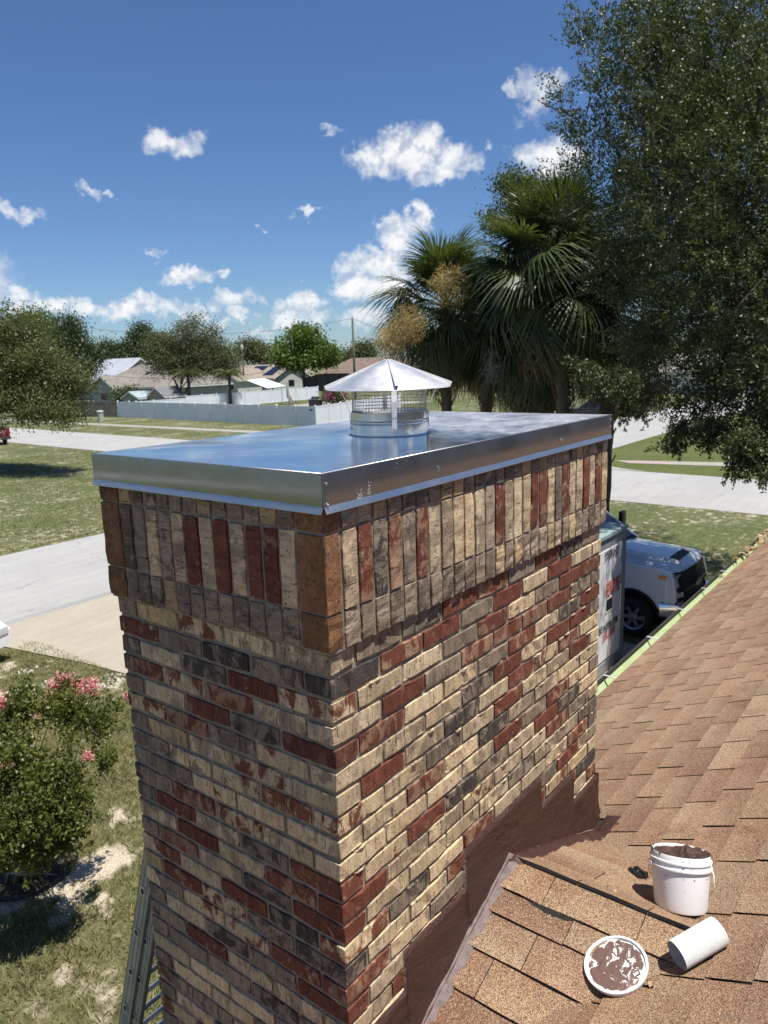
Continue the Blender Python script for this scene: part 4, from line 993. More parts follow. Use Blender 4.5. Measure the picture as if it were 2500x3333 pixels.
# --- the big oak on the right, close to the house
tb = at(2740, 1500, 13.); tb[2] = 0
tt = at(2560, 900, 13.5)
oak_e = [E(2260, 110, 14, 300), E(2060, 120, 14.5, 150), E(2450, 250, 13, 330), E(2150, 400, 14.5, 250), E(1965, 330, 14, 110), E(2350, 640, 13, 330), E(2060, 620, 15.5, 190), E(2160, 860, 14.5, 230), E(2420, 950, 12.5, 280), E(2250, 1130, 13.5, 190), E(2450, 1290, 12, 150), E(1990, 520, 14.5, 110), E(2090, 1130, 14, 110), E(2290, 1290, 13, 100), E(1920, 250, 14.5, 60), E(2030, 20, 14.5, 110), E(2600, 700, 12, 300), E(2600, 1150, 12, 200), E(1840, 330, 14, 38), E(1880, 700, 15.5, 60), E(1930, 130, 14.5, 70), E(1900, 430, 14.5, 60), E(1925, 560, 15, 60),
         E(2300, 500, 18.5, 330), E(2150, 800, 19, 260), E(2420, 850, 18, 300), E(2250, 200, 18, 300), E(2460, 300, 19, 300), E(2680, 500, 14, 350), E(2680, 900, 13, 300), E(2560, 1000, 18, 250), E(2340, 1080, 17, 170), E(2360, 1240, 13, 150, 110), E(2460, 1370, 12, 110, 90), E(2250, 1210, 14, 110, 80), E(2480, 1180, 12.5, 170), E(2160, 1040, 14.5, 130), E(2560, 1400, 12, 130)]
oak_low = [E(2010, 1245, 12.6, 75, 45), E(1930, 1205, 12.4, 50, 28), E(2080, 1300, 12.8, 60, 40), E(2210, 1385, 12.6, 40, 35), E(2300, 1385, 12.4, 55, 35), E(2420, 1440, 11.6, 70, 60), E(2470, 1500, 11.4, 45, 40), E(2200, 1430, 12.6, 14, 18), E(2160, 1440, 12.7, 12, 16), E(2400, 1525, 11.5, 14, 26)]
oak = thing('oak_tree', 'large dark green oak with small glossy leaves filling the right side', 'tree', tb)
C1 = crown_pts(oak_e, 7600, .42, .30, .9); C2 = crown_pts(oak_low, 360, .6)
heart = at(2450, 800, 14.5)
V1 = sprays(C1, heart, 46, .55, .085, .075, .031, .45); V2 = sprays(C2, at(2300, 1150, 13), 56, .32, .055, .066, .028, -.1)
C3 = crown_pts([(e[0], tuple(x*1.1 for x in e[1])) for e in oak_e[:23]], 700, .16, .3, .9); V3 = sprays(C3, heart, 30, .7, .05, .07, .029, .5)
quads('crown', np.concatenate([V1, V2, V3]), MT['oak_leaf'], oak, tb)
mb = MB(); limbs(mb, tb, tt, [e[0] for e in oak_e[:12]], .26, 6, .06)
tw_ = MB()
for i in rng.choice(len(C1), 200, replace=False):
    q = C1[i]; d = unit(rng.normal(0, 1, 3)+np.array([0, 0, .1])); tw_.tube([q-d*.5, q, q+d*.35], [.014, .010, .003], 4, cap=False)
stuff(tw_.build('twigs', MT['bark'], mb.build('trunk', MT['bark'], oak, smooth=True), origin=tb))
# --- oaks across the left lawn
lb = at(-90, 1380, 43); lb[2] = 0
tree('oak_tree', 'spreading olive green oak hanging over the street at the left edge', lb, at(-60, 1270, 43), [E(50, 1110, 42.5, 115), E(140, 1190, 41.5, 100, 85), E(225, 1240, 41, 80, 62), E(60, 1230, 42, 115, 90), E(165, 1290, 40.5, 90, 60), E(215, 1350, 40, 55, 32), E(-70, 1150, 43, 150), E(10, 1300, 41, 90, 50), E(190, 1383, 39.8, 14, 12), E(-10, 1390, 41, 30, 30), E(110, 1345, 40.5, 75, 30), E(60, 1180, 42, 110, 90)], 1900, 44, .33, (.16, .07), MT['oak_leaf2'], .3, gap=.1, nl=22)
b2 = at(120, 1330, 94); b2[2] = 0
tree('street_tree', 'yellow green rounded tree behind the olive oak at far left', b2, at(120, 1180, 94), [E(120, 1075, 94, 75, 60), E(150, 1130, 94, 70)], 560, 32, .75, (.36, .18), MT['tree_c'], .25)
b2 = at(235, 1330, 90); b2[2] = 0
tree('street_tree', 'dark pointed tree rising beside the olive oak at left', b2, at(235, 1150, 90), [E(222, 1075, 90, 45, 55), E(240, 1130, 90, 60, 50), E(250, 1190, 90, 70, 45), E(310, 1150, 90, 22, 30)], 560, 30, .62, (.32, .15), MT['tree_d'], .22, gap=.18)
# --- trees round the far houses
BG = [('dense_tree', 'wide grey green tree standing in front of the tan hip roofed house', 612, 1300, 104, [E(560, 1160, 104, 90, 70), E(640, 1110, 104, 95, 80), E(700, 1170, 104, 75, 60), E(600, 1190, 104, 90, 45), E(520, 1120, 104, 55, 45), E(745, 1175, 104, 35, 45)], 1000, 40, .62, (.30, .13), 'tree_b', .2),
      ('leafy_tree', 'bright green layered tree behind the solar panel house', 985, 1230, 145, [E(985, 1110, 145, 75, 48), E(930, 1160, 145, 55, 30), E(1050, 1150, 145, 60, 35), E(905, 1115, 145, 22, 14), E(1000, 1170, 145, 90, 28), E(985, 1085, 145, 45, 25)], 420, 34, .8, (.55, .32), 'tree_c', .3),
      ('dark_tree', 'dark tall tree behind the pale metal roof', 455, 1220, 152, [E(455, 1095, 152, 42, 42), E(470, 1130, 152, 50, 45), E(430, 1150, 152, 40, 30)], 380, 30, .8, (.5, .25), 'tree_d', .3),
      ('dark_tree', 'clump of upright dark trees left of the tall dark tree', 375, 1220, 150, [E(345, 1140, 150, 18, 42), E(375, 1150, 150, 22, 40), E(405, 1150, 150, 20, 42), E(390, 1165, 150, 45, 25)], 330, 30, .7, (.45, .22), 'tree_d', .25),
      ('far_tree', 'dull green tree behind the far pole transformer', 830, 1210, 172, [E(810, 1140, 172, 45, 35), E(860, 1150, 172, 50, 28)], 260, 28, 1., (.6, .3), 'tree_b', .3),
      ('far_tree', 'distant soft green tree right of the utility pole', 1185, 1200, 172, [E(1185, 1145, 172, 40, 28), E(1150, 1165, 172, 40, 18)], 200, 28, 1., (.6, .3), 'tree_b', .3),
      ('far_tree', 'low distant tree between the houses left of the utility pole', 1095, 1215, 182, [E(1095, 1172, 182, 55, 14)], 150, 26, 1., (.6, .3), 'tree_d', .3),
      ('far_tree', 'distant tree left of the pale metal roof, half hidden by the olive oak', 300, 1240, 160, [E(300, 1185, 160, 40, 25)], 150, 26, 1., (.5, .25), 'tree_d', .3),
      ('far_tree', 'far green tree seen through the palm trunks', 1640, 1230, 120, [E(1640, 1150, 120, 120, 60), E(1760, 1160, 120, 100, 60)], 330, 28, 1., (.5, .25), 'tree_a', .3),
      ('far_tree', 'far green tree beyond the side street behind the oak branches', 2060, 1230, 110, [E(2000, 1140, 110, 120, 70), E(2130, 1150, 110, 100, 60)], 330, 28, 1., (.5, .25), 'tree_a', .3),
      ('far_tree', 'far dark tree low behind the big oak at right edge', 2400, 1220, 105, [E(2330, 1110, 105, 130, 80), E(2480, 1110, 105, 130, 80)], 330, 28, 1., (.5, .25), 'tree_d', .3)]
for nm, lab, px, py, fw, ells, ncl, per, spr, lf, mt, r_ in BG:
    b_ = at(px, py, fw); b_[2] = 0; tp = np.array(ells[0][0]); tp[2] *= .55
    tree(nm, lab, b_, tp, ells, ncl, per, spr, lf, MT[mt], r_, gap=.1, nl=7, group='trees in the background', gscale=.25)
# oak branch tops behind the palms
b_ = at(1690, 1300, 27); b_[2] = 0
tree('oak_tree', 'slender oak sprays rising behind the crowns of the cabbage palms', b_, at(1700, 800, 27), [E(1650, 590, 27, 40, 45), E(1690, 650, 27, 70, 60), E(1620, 700, 27, 45, 70), E(1720, 620, 27, 55, 60), E(1740, 760, 27, 90, 80), E(1830, 620, 27, 60, 60)], 420, 40, .22, (.14, .055), MT['oak_leaf'], .16, gap=.1, nl=14)
# --- bushes
def bush(name, label, px, py, z0, fw, r_, rz_, mat, leaf, ncl=90, per=26, flower=None, cat='bush', group=None):
    c = at(px, py, fw); b_ = np.array([c[0], c[1], 0.]); t = thing(name, label, cat, b_, group)
    ell = [(np.array([c[0], c[1], rz_*.95]), (r_, r_, rz_))]
    C = crown_pts(ell, ncl, .5); V = leaves(C, per, r_*.16, *leaf); V[:, 2] = np.maximum(V[:, 2], .02)
    quads('foliage', V, mat, t, b_)
    mb = MB()
    for q in range(5): mb.tube([b_+rng.normal(0, .05, 3)*np.array([1, 1, 0]), C[q*7]*.5+b_*.5, C[q*7]], [.03, .02, .008], 4, cap=False)
    mb.build('stem', MT['bark'], t)
    if flower is not None:
        Cf = C[rng.choice(len(C), ncl//3)]; Cf = b_+(Cf-b_)*1.06; quads('blossom', leaves(Cf, 16, r_*.1, leaf[0]*.8, leaf[1]*1.3), flower, t, b_)
    return t
bush('flowering_bush', 'magenta flowering bush inside the white fence beside the vent cap', 1085, 1310, 0, 97, 1.9, 1.15, MT['tree_d'], (.25, .13), 110, 26, MT['magenta'])
bush('green_bush', 'round green bush by the tan hip roofed house', 405, 1290, 0, 108, 2.5, 1.7, MT['tree_d'], (.3, .16), 120, 26)
bush('green_bush', 'small round bush on the lawn seen between the palm trunks', 1592, 1290, 0, 82, 1.0, .8, MT['tree_a'], (.2, .1), 60, 24)
bush('green_bush', 'low bush at the kerb beside the red car', 2075, 1330, 0, 66, .8, .5, MT['tree_b'], (.15, .08), 60, 24)

# --- cabbage palms
def fan_mesh(name, mat, Lp=1.25, Lf=1.05, droop=.35, n=54, fold=.3, ang=2.4, wob=.1):
    mb = MB(); mb.tube([(0, 0, 0), (Lp*.5, 0, .03), (Lp, 0, -.02)], [.028, .02, .014], 5, cap=False)
    hub = np.array([Lp, 0, -.02])
    for i in range(n):
        th = -ang+2*ang*i/(n-1)+rnd.uniform(-.03, .03); L = Lf*(1-.28*abs(th)/ang)*rnd.uniform(.88, 1.08)
        d = np.array([math.cos(th), math.sin(th), fold*abs(math.sin(th))*.8]); d /= np.linalg.norm(d); s_ = np.array([-math.sin(th), math.cos(th), 0]); w_ = Lf*2*ang/n*.22
        prev = None; dr = droop*rnd.uniform(.7, 1.4)
        for k, (t, wk) in enumerate(((0.03, .35), (.4, 1.), (.72, .7), (1., .08))):
            P = hub+d*L*t+np.array([0, 0, -dr*L*t**2.6])+s_*rnd.uniform(-wob, wob)*.1*t; a_, b__ = P-s_*w_*wk, P+s_*w_*wk
            if prev is not None: mb.add([prev[0], prev[1], b__, a_], [(0, 1, 2, 3)])
            prev = (a_, b__)
    me_o = mb.build(name, mat); me = me_o.data; bpy.data.objects.remove(me_o); return me
FAN = [fan_mesh('frond', MT['palm_leaf'], 1.05, 1.08, .3), fan_mesh('frond', MT['palm_leaf'], 1.15, 1.12, .65), fan_mesh('frond', MT['palm_leaf'], .95, 1.15, .95)]
DEAD = [fan_mesh('dead_frond', MT['dead_frond'], .9, .95, .25, 18, .9, 1.1, 1.), fan_mesh('dead_frond', MT['dead_frond'], 1., .85, .5, 16, .9, .8, 1.)]
def place(me, name, parent, loc, az, el, roll, sc):
    o = bpy.data.objects.new(name, me); COL.objects.link(o); o.parent = parent; o.location = loc
    o.rotation_euler = (Matrix.Rotation(az, 3, 'Z') @ Matrix.Rotation(-el, 3, 'Y') @ Matrix.Rotation(roll, 3, 'X')).to_euler(); o.scale = (sc, sc, sc); return o
def palm(label, basepx, crownpx, fw, size, nf=30, nd=16, flowers=(), tw=.17):
    cpos = at(*crownpx, fw); bpos = at(basepx, 1350, fw); bpos[2] = 0
    t = thing('palm_tree', label, 'palm tree', bpos, 'cabbage palms beyond the chimney')
    top = cpos-bpos
    mb = MB(); pts = [np.array([0, 0, -.1])]+[top*np.array([s_**1.4, s_**1.4, s_]) for s_ in np.linspace(0.02, 1, 14)]
    mb.tube([p_+bpos for p_ in pts], [tw*1.25]+[tw*(1+.1*math.sin(i*2.3)) for i in range(14)], 12)
    lbm = MB()
    for i in range(26):    # old leaf bases
        s_ = rnd.uniform(.35, 1); a = rnd.uniform(0, 6.28); P = bpos+top*np.array([s_**1.4, s_**1.4, s_])+np.array([math.cos(a), math.sin(a), 0])*tw; lbm.bar(P, P+np.array([math.cos(a)*.10, math.sin(a)*.10, .22]), .05, .03)
    stuff(lbm.build('leaf_bases', MT['palm_trunk'], mb.build('trunk', MT['palm_trunk'], t), origin=bpos))
    for i in range(nf):
        f_ = i/nf; el = R_(82-140*f_**.9)+rnd.uniform(-.15, .15); az = i*2.39996+rnd.uniform(-.2, .2)
        place(FAN[0 if f_ < .4 else 1 if f_ < .75 else 2], 'frond', t, top+np.array([0, 0, .25-.45*f_]), az, el, rnd.uniform(-.5, .5), size*rnd.uniform(.85, 1.1))
    for i in range(nd):
        az = i*2.39996+rnd.uniform(-.3, .3); place(DEAD[i % 2], 'dead_frond', t, top+np.array([math.cos(az)*.12, math.sin(az)*.12, -.25-.5*rnd.random()*size]), az, R_(-72+rnd.uniform(-10, 18)), rnd.uniform(-.6, .6), size*rnd.uniform(.75, 1.05))
    for (px, py, rr) in flowers:
        c = at(px, py, fw-1.75*size); r_ = rr*fw/FPX; n = 1500
        u_ = unit(rng.normal(0, 1, (n, 3))); P = c+u_*r_*np.array([1, 1, 1.05])*rng.uniform(0, 1, (n, 1))**.45
        d = unit(rng.normal(0, 1, (n, 3))+u_*.8); s_ = unit(np.cross(d, rng.normal(0, 1, (n, 3))))*.006; l = rng.uniform(.06, .2, (n, 1))
        V = np.stack([P-s_, P+s_, P+d*l+s_*.6, P+d*l-s_*.6], 1).reshape(-1, 3)
        o = quads('flower_cluster', V, MT['palm_flower'], t, bpos)
        mb = MB(); mb.tube([bpos+top, (bpos+top+c)/2+np.array([0, 0, .15]), c], [.03, .022, .01], 5, cap=False); mb.build('flower_stalk', MT['palm_flower'], o, origin=bpos)
    return t
palm('leftmost cabbage palm with two tan flower clusters nearest the vent cap', 1448, (1455, 1010), 22.5, 1.12, 50, 34, ((1462, 935, 62), (1325, 1060, 58), (1272, 1110, 45)), .16)
palm('second cabbage palm with curved trunk leaning behind the metal cap', 1566, (1600, 1050), 23.5, 1.1, 40, 34, (), .19)
palm('tallest cabbage palm in the middle, crown against the oak', 1868, (1790, 900), 20.5, 1.28, 60, 40, (), .18)
palm('rightmost cabbage palm half hidden by oak branches', 1968, (1990, 1010), 22, 1.25, 40, 36, (), .22)
palm('short shaggy cabbage palm with hanging dead skirt', 1740, (1745, 1085), 22, 1.2, 40, 44, (), .2)
# grey dead flower stalks hanging from a palm
mb = MB(); c = at(1600, 1190, 20.4); rr = .45
for i in range(260):
    d = unit(rng.normal(0, 1, 3)); P = c+d*rr*np.array([.7, .7, 1.2])*rnd.random()**.5; q = P+unit(rng.normal(0, 1, 3)-np.array([0, 0, .4]))*rnd.uniform(.05, .22)
    mb.tube([P, (P+q)/2+rng.normal(0, .012, 3), q], [.004, .003, .0015], 3, cap=False)
mb.tube([c+np.array([.05, 0, .75]), c+np.array([0, 0, .4]), c-np.array([.1, 0, .1])], [.016, .012, .006], 5, cap=False)
tag(mb.build('dead_flower_stalk', MT['grey_twig'], origin=c), 'grey dried palm flower stalk hanging between the palm crowns', 'dead stalk')
# dead frond bundle in the oak shade
c = at(2110, 1190, 19.5); t = thing('palm_skirt', 'bundle of brown dead palm fronds hanging in the oak shade', 'dead fronds', c)
for i in range(9): place(DEAD[i % 2], 'dead_frond', t, (rnd.uniform(-.15, .15), rnd.uniform(-.15, .15), .5), i*2.4, R_(-80+rnd.uniform(-8, 8)), rnd.uniform(-1, 1), 1.0)
# --- feather palms by the far houses
def feather_mesh():
    mb = MB(); L = 2.3
    pts = [np.array([L*t*.9, 0, L*(.5*t-1.0*t**2.4)]) for t in np.linspace(0, 1, 9)]
    mb.tube(pts, [.03*(1-.8*i/8) for i in range(9)], 4, cap=False)
    for i in range(26):
        t = .12+.86*i/25; k = min(7, int(t*8)); P = pts[k]+(pts[k+1]-pts[k])*(t*8-k)
        for s_ in (-1, 1):
            l = .62*math.sin(math.pi*(t*.86+.1)); q = P+np.array([.25*l, s_*l*.75, -.35*l]); w_ = np.array([.035, 0, 0])
            mb.add([P-w_, P+w_, q+w_*.3, q-w_*.3], [(0, 1, 2, 3)])
    o = mb.build('frond', MT['tree_b']); me = o.data; bpy.data.objects.remove(o); return me
FEA = feather_mesh()
for q, (px, crownpy, fw, sz, lab) in enumerate(((612, 1222, 101, 1.25, 'feather leaved palm in front of the wide grey green tree'), (745, 1222, 100, 1.15, 'low arching feather palm right of the wide grey green tree'))):
    c = at(px, crownpy, fw); b_ = np.array([c[0], c[1], 0]); t = thing('feather_palm', lab, 'palm tree', b_, 'feather palms by the far houses')
    mb = MB(); mb.tube([b_-np.array([0, 0, .1]), (b_+c)/2, c], [.24, .2, .17], 8); mb.build('trunk', MT['palm_trunk'], t, smooth=True)
    for i in range(20): place(FEA, 'frond', t, (0, 0, c[2]), i*2.4, R_(38-50*i/20), rnd.uniform(-.2, .2), sz*rnd.uniform(.9, 1.1))
# --- crape myrtle by the lawn edging
SBP = np.array([2.1, 6.85, 0.])
sh = thing('crape_myrtle', 'leafy crape myrtle shrub with pink blossoms on the lawn at lower left', 'shrub', SBP)
sh_e = []
for (px, py, r_, ry, fw) in ((70, 2330, 90, 90, 7.9), (220, 2330, 75, 90, 7.8), (310, 2370, 55, 70, 7.9), (60, 2520, 110, 120, 7.5), (220, 2520, 95, 110, 7.4), (310, 2480, 55, 60, 7.6), (100, 2690, 120, 90, 7.2), (240, 2650, 70, 80, 7.3), (-80, 2450, 120, 160, 7.7), (370, 2310, 28, 30, 8.1), (395, 2290, 16, 22, 8.2), (30, 2750, 80, 60, 7.1), (205, 2250, 30, 40, 7.9), (-90, 2650, 110, 120, 7.4), (150, 2620, 120, 110, 7.3), (60, 2780, 100, 60, 7.3), (190, 2740, 80, 60, 7.4)):
    sh_e.append(E(px, py, fw, r_, ry))
C = crown_pts(sh_e, 2300, .6, .2, 3.); C = C[C[:, 2] > .35]; 
SHT = []
for _ in range(70):     # long uneven shoots
    q = C[rng.integers(len(C))]
    if q[2] < 1.2: continue
    d = unit(rng.normal(0, .5, 3)+unit(q-SBP)*.8+np.array([0, 0, .8])); L = rnd.uniform(.15, .42)
    SHT += [q+d*L*t for t in np.linspace(.1, 1, 7)]
quads('foliage', np.concatenate([sprays(C, SBP+np.array([0, 0, .6]), 17, .17, .03, .046, .026, .5), leaves(np.array(SHT), 6, .022, .042, .022, droop=.0)]), MT['shrub_leaf'], sh, SBP)
mb = MB()
for i in range(26):
    T = C[rng.integers(len(C))]; s0 = SBP+np.array([rnd.gauss(0, .13), rnd.gauss(0, .13), 0]); mid = s0*.55+T*.45+rng.normal(0, .06, 3)
    mb.tube([s0, s0*.8+mid*.2+np.array([0, 0, .1]), mid, T], [.018, .015, .010, .003], 5, cap=False)
    for _ in range(2):
        q = mid+rng.normal(0, .18, 3)+np.array([0, 0, .25]); mb.tube([mid, (mid+q)/2+rng.normal(0, .02, 3), q], [.007, .005, .002], 4, cap=False)
mb.build('stem', simple('smooth_grey_stem', (.28, .24, .19), .8, 0, .2, 20), sh, smooth=True)
for px, py, rr, fw, n, mt in ((205, 2215, 26, 7.9, 330, 'pink'), (180, 2245, 28, 7.9, 300, 'pink'), (240, 2240, 26, 7.9, 260, 'pink'), (295, 2232, 24, 7.9, 240, 'pink'), (8, 2285, 26, 7.8, 240, 'pink'), (283, 2462, 14, 7.35, 100, 'pink'), (408, 2265, 8, 8.2, 40, 'magenta'), (30, 2490, 12, 7.3, 60, 'pink'), (120, 2330, 10, 7.7, 40, 'pink')):
    c = at(px, py, fw); r_ = rr*fw/FPX; quads('blossom', leaves(c+rng.normal(0, .5, (n//6, 3))*r_, 6, r_*.22, .026, .024, droop=0), MT[mt], sh, SBP)
mb = MB(); rc = np.array([2.15, 6.84, 0]); pts = [rc+np.array([.50*math.cos(2*math.pi*i/40),   .46*math.sin(2*math.pi*i/40), .03+.012*math.sin(i*1.7)]) for i in range(41)]
mb.tube(pts, .022, 6, cap=False); tag(mb.build('bed_edging', MT['black_plastic'], origin=rc), 'black plastic edging ring round the foot of the shrub', 'edging')
mb = MB(); rb = np.array([2.15, 6.84, .022]); mb.add([rb]+[rb+np.array([.48*math.cos(2*math.pi*i/24), .44*math.sin(2*math.pi*i/24), 0]) for i in range(24)], [(0, 1+i, 1+(i+1) % 24) for i in range(24)]); structure(mb.build('mulch_bed', simple('dark_mulch', (.05, .036, .025), .95, 0, .4, 40, 1.)))
lp = onz(205, 2862, 0); lp[2] = 0; t = thing('path_light', 'small grey solar path light under the shrub', 'light', lp)
mb = MB(); mb.tube([lp, lp+np.array([0, 0, .26])], .008, 6); mb.build('stake', MT['black_plastic'], t)
mb = MB(); mb.lathe([(.035, .22), (.045, .30), (.045, .31)], lp, 16); mb.build('lens', simple('frosted_lens', (.4, .4, .38), .4), t, smooth=True)
mb = MB(); mb.lathe([(.075, .315), (.07, .335), (.03, .35), (.0001, .352)], lp, 18); mb.lathe([(.075, .315), (.0001, .312)], lp, 18); mb.build('lamp_cap', simple('aged_pewter', (.3, .28, .25), .5, .5), t, smooth=True, angle=40)

# ================================================================== FENCES, POLES, FAR HOUSES
def vinyl_fence(label, a, b_, n, h=1.8, skip=0, hs=None):
    a, b_ = np.array(a, float), np.array(b_, float); d = (b_-a)/n; t = thing('vinyl_fence', label, 'fence', (*a, 0), 'white vinyl fence round the far yard')
    u_ = np.append(d/np.linalg.norm(d), 0); s_ = np.array([-u_[1], u_[0], 0])
    for i in range(n+1):
        P = np.append(a+d*i, 0); hh = (hs(i) if hs else h)
        mb = MB(); mb.obox(P+np.array([0, 0, hh/2+.03]), u_*.065, s_*.065, np.array([0, 0, hh/2+.03])); mb.add([P+u_*.08*x+s_*.08*y+np.array([0, 0, hh+.06]) for x, y in ((-1, -1), (1, -1), (1, 1), (-1, 1))]+[P+np.array([0, 0, hh+.14])], [(0, 1, 4), (1, 2, 4), (2, 3, 4), (3, 0, 4)]); mb.build('post', MT['vinyl'], t)
        if i < n:
            Q = P+np.append(d, 0)/2; L = np.linalg.norm(d)/2-.07
            pn = MB(); pn.obox(Q+np.array([0, 0, hh/2]), u_*L, s_*.018, np.array([0, 0, hh/2-.06])); pp_ = pn.build('panel', MT['vinyl'], t)
            for z in (.12, hh-.05): rl = MB(); rl.obox(Q+np.array([0, 0, z]), u_*L, s_*.03, np.array([0, 0, .06])); rl.build('rail', MT['vinyl'], pp_, origin=(*a, 0))
FA, FB, FC_ = (47.2, 43.9), (49.75, 77.4), (84., 77.4)
vinyl_fence('long front run of the white vinyl fence facing the street', FA, FB, 13)
vinyl_fence('short white vinyl fence side running back behind the vent cap', FA, (66., 48.6), 8)
vinyl_fence('white vinyl fence along the far left side of the yard', FB, FC_, 14, hs=lambda i: 1.62 if i < 4 else 1.86)
sgn = MB(); P = np.array([*FA, 1.45]); sgn.box((P[0]-.085, P[1]+.35, 1.42), (P[0]-.07, P[1]+.62, 1.58)); tag(sgn.build('fence_plate', simple('grey_plate', (.12, .13, .16), .5), origin=P), 'small dark plate near the corner of the white fence', 'plate')
t = thing('wooden_fence', 'weathered grey board fence left of the white vinyl fence', 'fence', (49.6, 77.9, 0))
mb = MB()
for i in range(64):
    y = 77.75+i*.165; x = 49.75-.02*i+.01*rnd.random(); h = 1.8+rnd.uniform(-.04, .04)
    b1 = MB(); b1.prism([(x, y, 0), (x, y+.148, 0), (x, y+.148, h), (x, y+.11, h+.04), (x, y+.04, h+.04), (x, y, h)], (.02, 0, 0)); b1.build('board', MT['wood_grey'], t)
for z in (.4, 1.4): mb = MB(); mb.box((49.8, 77.7, z), (49.85, 88.3, z+.09)); mb.build('rail', MT['wood_grey'], t)
P = onz(329, 1371, 0); t = thing('utility_pedestal', 'pale green utility pedestal on the verge by the wooden fence', 'utility box', P)
mb = MB(); mb.lathe([(.33, 0), (.33, .95), (.29, .98)], P, 20); mb.build('housing', MT['green_box'], t, smooth=True, angle=40)
mb = MB(); mb.lathe([(.37, .96), (.37, 1.08), (.30, 1.16), (.0001, 1.18)], P, 20); mb.build('dome_top', MT['green_box'], t, smooth=True, angle=40)
# utility poles and wires
def pole(label, px, py, fw, r_, extras=()):
    c = at(px, py, fw); b_ = np.array([c[0], c[1], 0]); t = thing('utility_pole', label, 'pole', b_)
    mb = MB(); mb.tube([b_, c], [r_*1.2, r_*.85], 10); mb.build('shaft', MT['pole'], t, smooth=True)
    mb = MB(); mb.tube([c-np.array([0, 0, .02]), c+np.array([0, 0, .35])], [.05, .03], 6); mb.build('insulator', MT['pod_frame'], t)
    if extras:
        mb = MB(); q = c-np.array([0, 0, 1.4])+np.array([-.3, -.35, 0]); mb.lathe([(.0001, 0), (.28, .02), (.28, .85), (.2, .95), (.0001, .97)], q, 14); mb.build('transformer', MT['green_box'], t, smooth=True, angle=40)
    return c
pt = pole('tall thin utility pole rising behind the vent cap', 1147, 1036, 108, .16)
p2 = pole('distant utility pole with grey transformer can above the rooftops', 786, 1115, 150, .15, (1,))
def wire(label, a, b_, sag, r_=.035):
    a, b_ = np.array(a), np.array(b_); mb = MB(); mb.tube([a+(b_-a)*t-np.array([0, 0, sag*4*t*(1-t)]) for t in np.linspace(0, 1, 25)], r_, 4, cap=False); tag(mb.build('power_line', MT['black_matte'], origin=a), label, 'wire')
wire('thin power line crossing the sky from the left to the tall pole', at(60, 1034, 100), pt, 2.2, .022)
wire('power line running right from the tall pole', pt, at(1420, 1095, 90), .6, .022)
wire('dark service wire sagging across the tan hip roof', at(150, 1195, 95), at(860, 1212, 100), 1.1, .025)

def gable_house(name, label, org, ux, L, D, h, ridge, wall, roofm, hip=0., eave=.5, windows=(), group='houses beyond the fence', roofname='roof'):
    """org = front-left corner on the ground, ux = unit vector along the ridge, D along the left-hand normal"""
    ux = np.array([*ux, 0.]); ux /= np.linalg.norm(ux); uy = np.array([-ux[1], ux[0], 0]); o = np.array([*org, 0.]); uz = np.array([0, 0, 1.])
    t = thing(name, label, 'house', o, group)
    P = lambda x, y, z: o+ux*x+uy*y+uz*z
    mb = MB(); mb.add([P(0, 0, 0), P(L, 0, 0), P(L, D, 0), P(0, D, 0), P(0, 0, h), P(L, 0, h), P(L, D, h), P(0, D, h)], [(0, 1, 5, 4), (1, 2, 6, 5), (2, 3, 7, 6), (3, 0, 4, 7)])
    if not hip: mb.add([P(0, 0, h), P(0, D, h), P(0, D/2, ridge-.1)], [(0, 1, 2)]); mb.add([P(L, 0, h), P(L, D, h), P(L, D/2, ridge-.1)], [(0, 1, 2)])
    mb.build('wall', wall, t)
    e = eave; k = (ridge-h)/(D/2); ze = h-e*k*.6; th = .14
    r0 = [P(-e, -e, ze), P(L+e, -e, ze), P(L+e, D+e, ze), P(-e, D+e, ze), P(hip-(0 if hip else e), D/2, ridge), P(L-hip+(0 if hip else e), D/2, ridge)]
    mb = MB(); F = [(0, 1, 5, 4), (2, 3, 4, 5), (1, 2, 5), (3, 0, 4)] if hip else [(0, 1, 5, 4), (2, 3, 4, 5)]
    mb.add(r0+[p_-uz*th for p_ in r0], F+[tuple(i+6 for i in f[::-1]) for f in F]+([] if hip else [(1, 7, 11, 5), (0, 4, 10, 6), (2, 5, 11, 8), (3, 9, 10, 4)]))
    rf = mb.build(roofname, roofm, t)
    mb = MB()
    for a, b_ in ((0, 1), (1, 2), (2, 3), (3, 0)) if hip else ((0, 1), (2, 3), (0, 4), (3, 4), (1, 5), (2, 5)): mb.bar(r0[a]-uz*(th+.02), r0[b_]-uz*(th+.02), .06, .2)
    mb.build('trim', MT['trim'], t)
    for (side, x, z, w_, hh) in windows:
        f = (lambda x_, z_, d_: P(x_, -d_, z_)) if side == 'front' else (lambda x_, z_, d_: P(-d_, x_, z_)) if side == 'left' else (lambda x_, z_, d_: P(L+d_, x_, z_))
        wn = MB(); wn.add([f(x-w_/2-.08, z-hh/2-.08, .03), f(x+w_/2+.08, z-hh/2-.08, .03), f(x+w_/2+.08, z+hh/2+.08, .03), f(x-w_/2-.08, z+hh/2+.08, .03)], [(0, 1, 2, 3)]); wo = wn.build('window', MT['trim'], t)
        pn = MB(); pn.add([f(x-w_/2, z-hh/2, .05), f(x+w_/2, z-hh/2, .05), f(x+w_/2, z+hh/2, .05), f(x-w_/2, z+hh/2, .05)], [(0, 1, 2, 3)]); pn.build('pane', MT['glass_dark'], wo)
    return t, P, rf
def hpt(px, py, z): return onz(px, py, z)[:2]
yv = np.array([0., -1.]); xv = np.array([1., 0.])
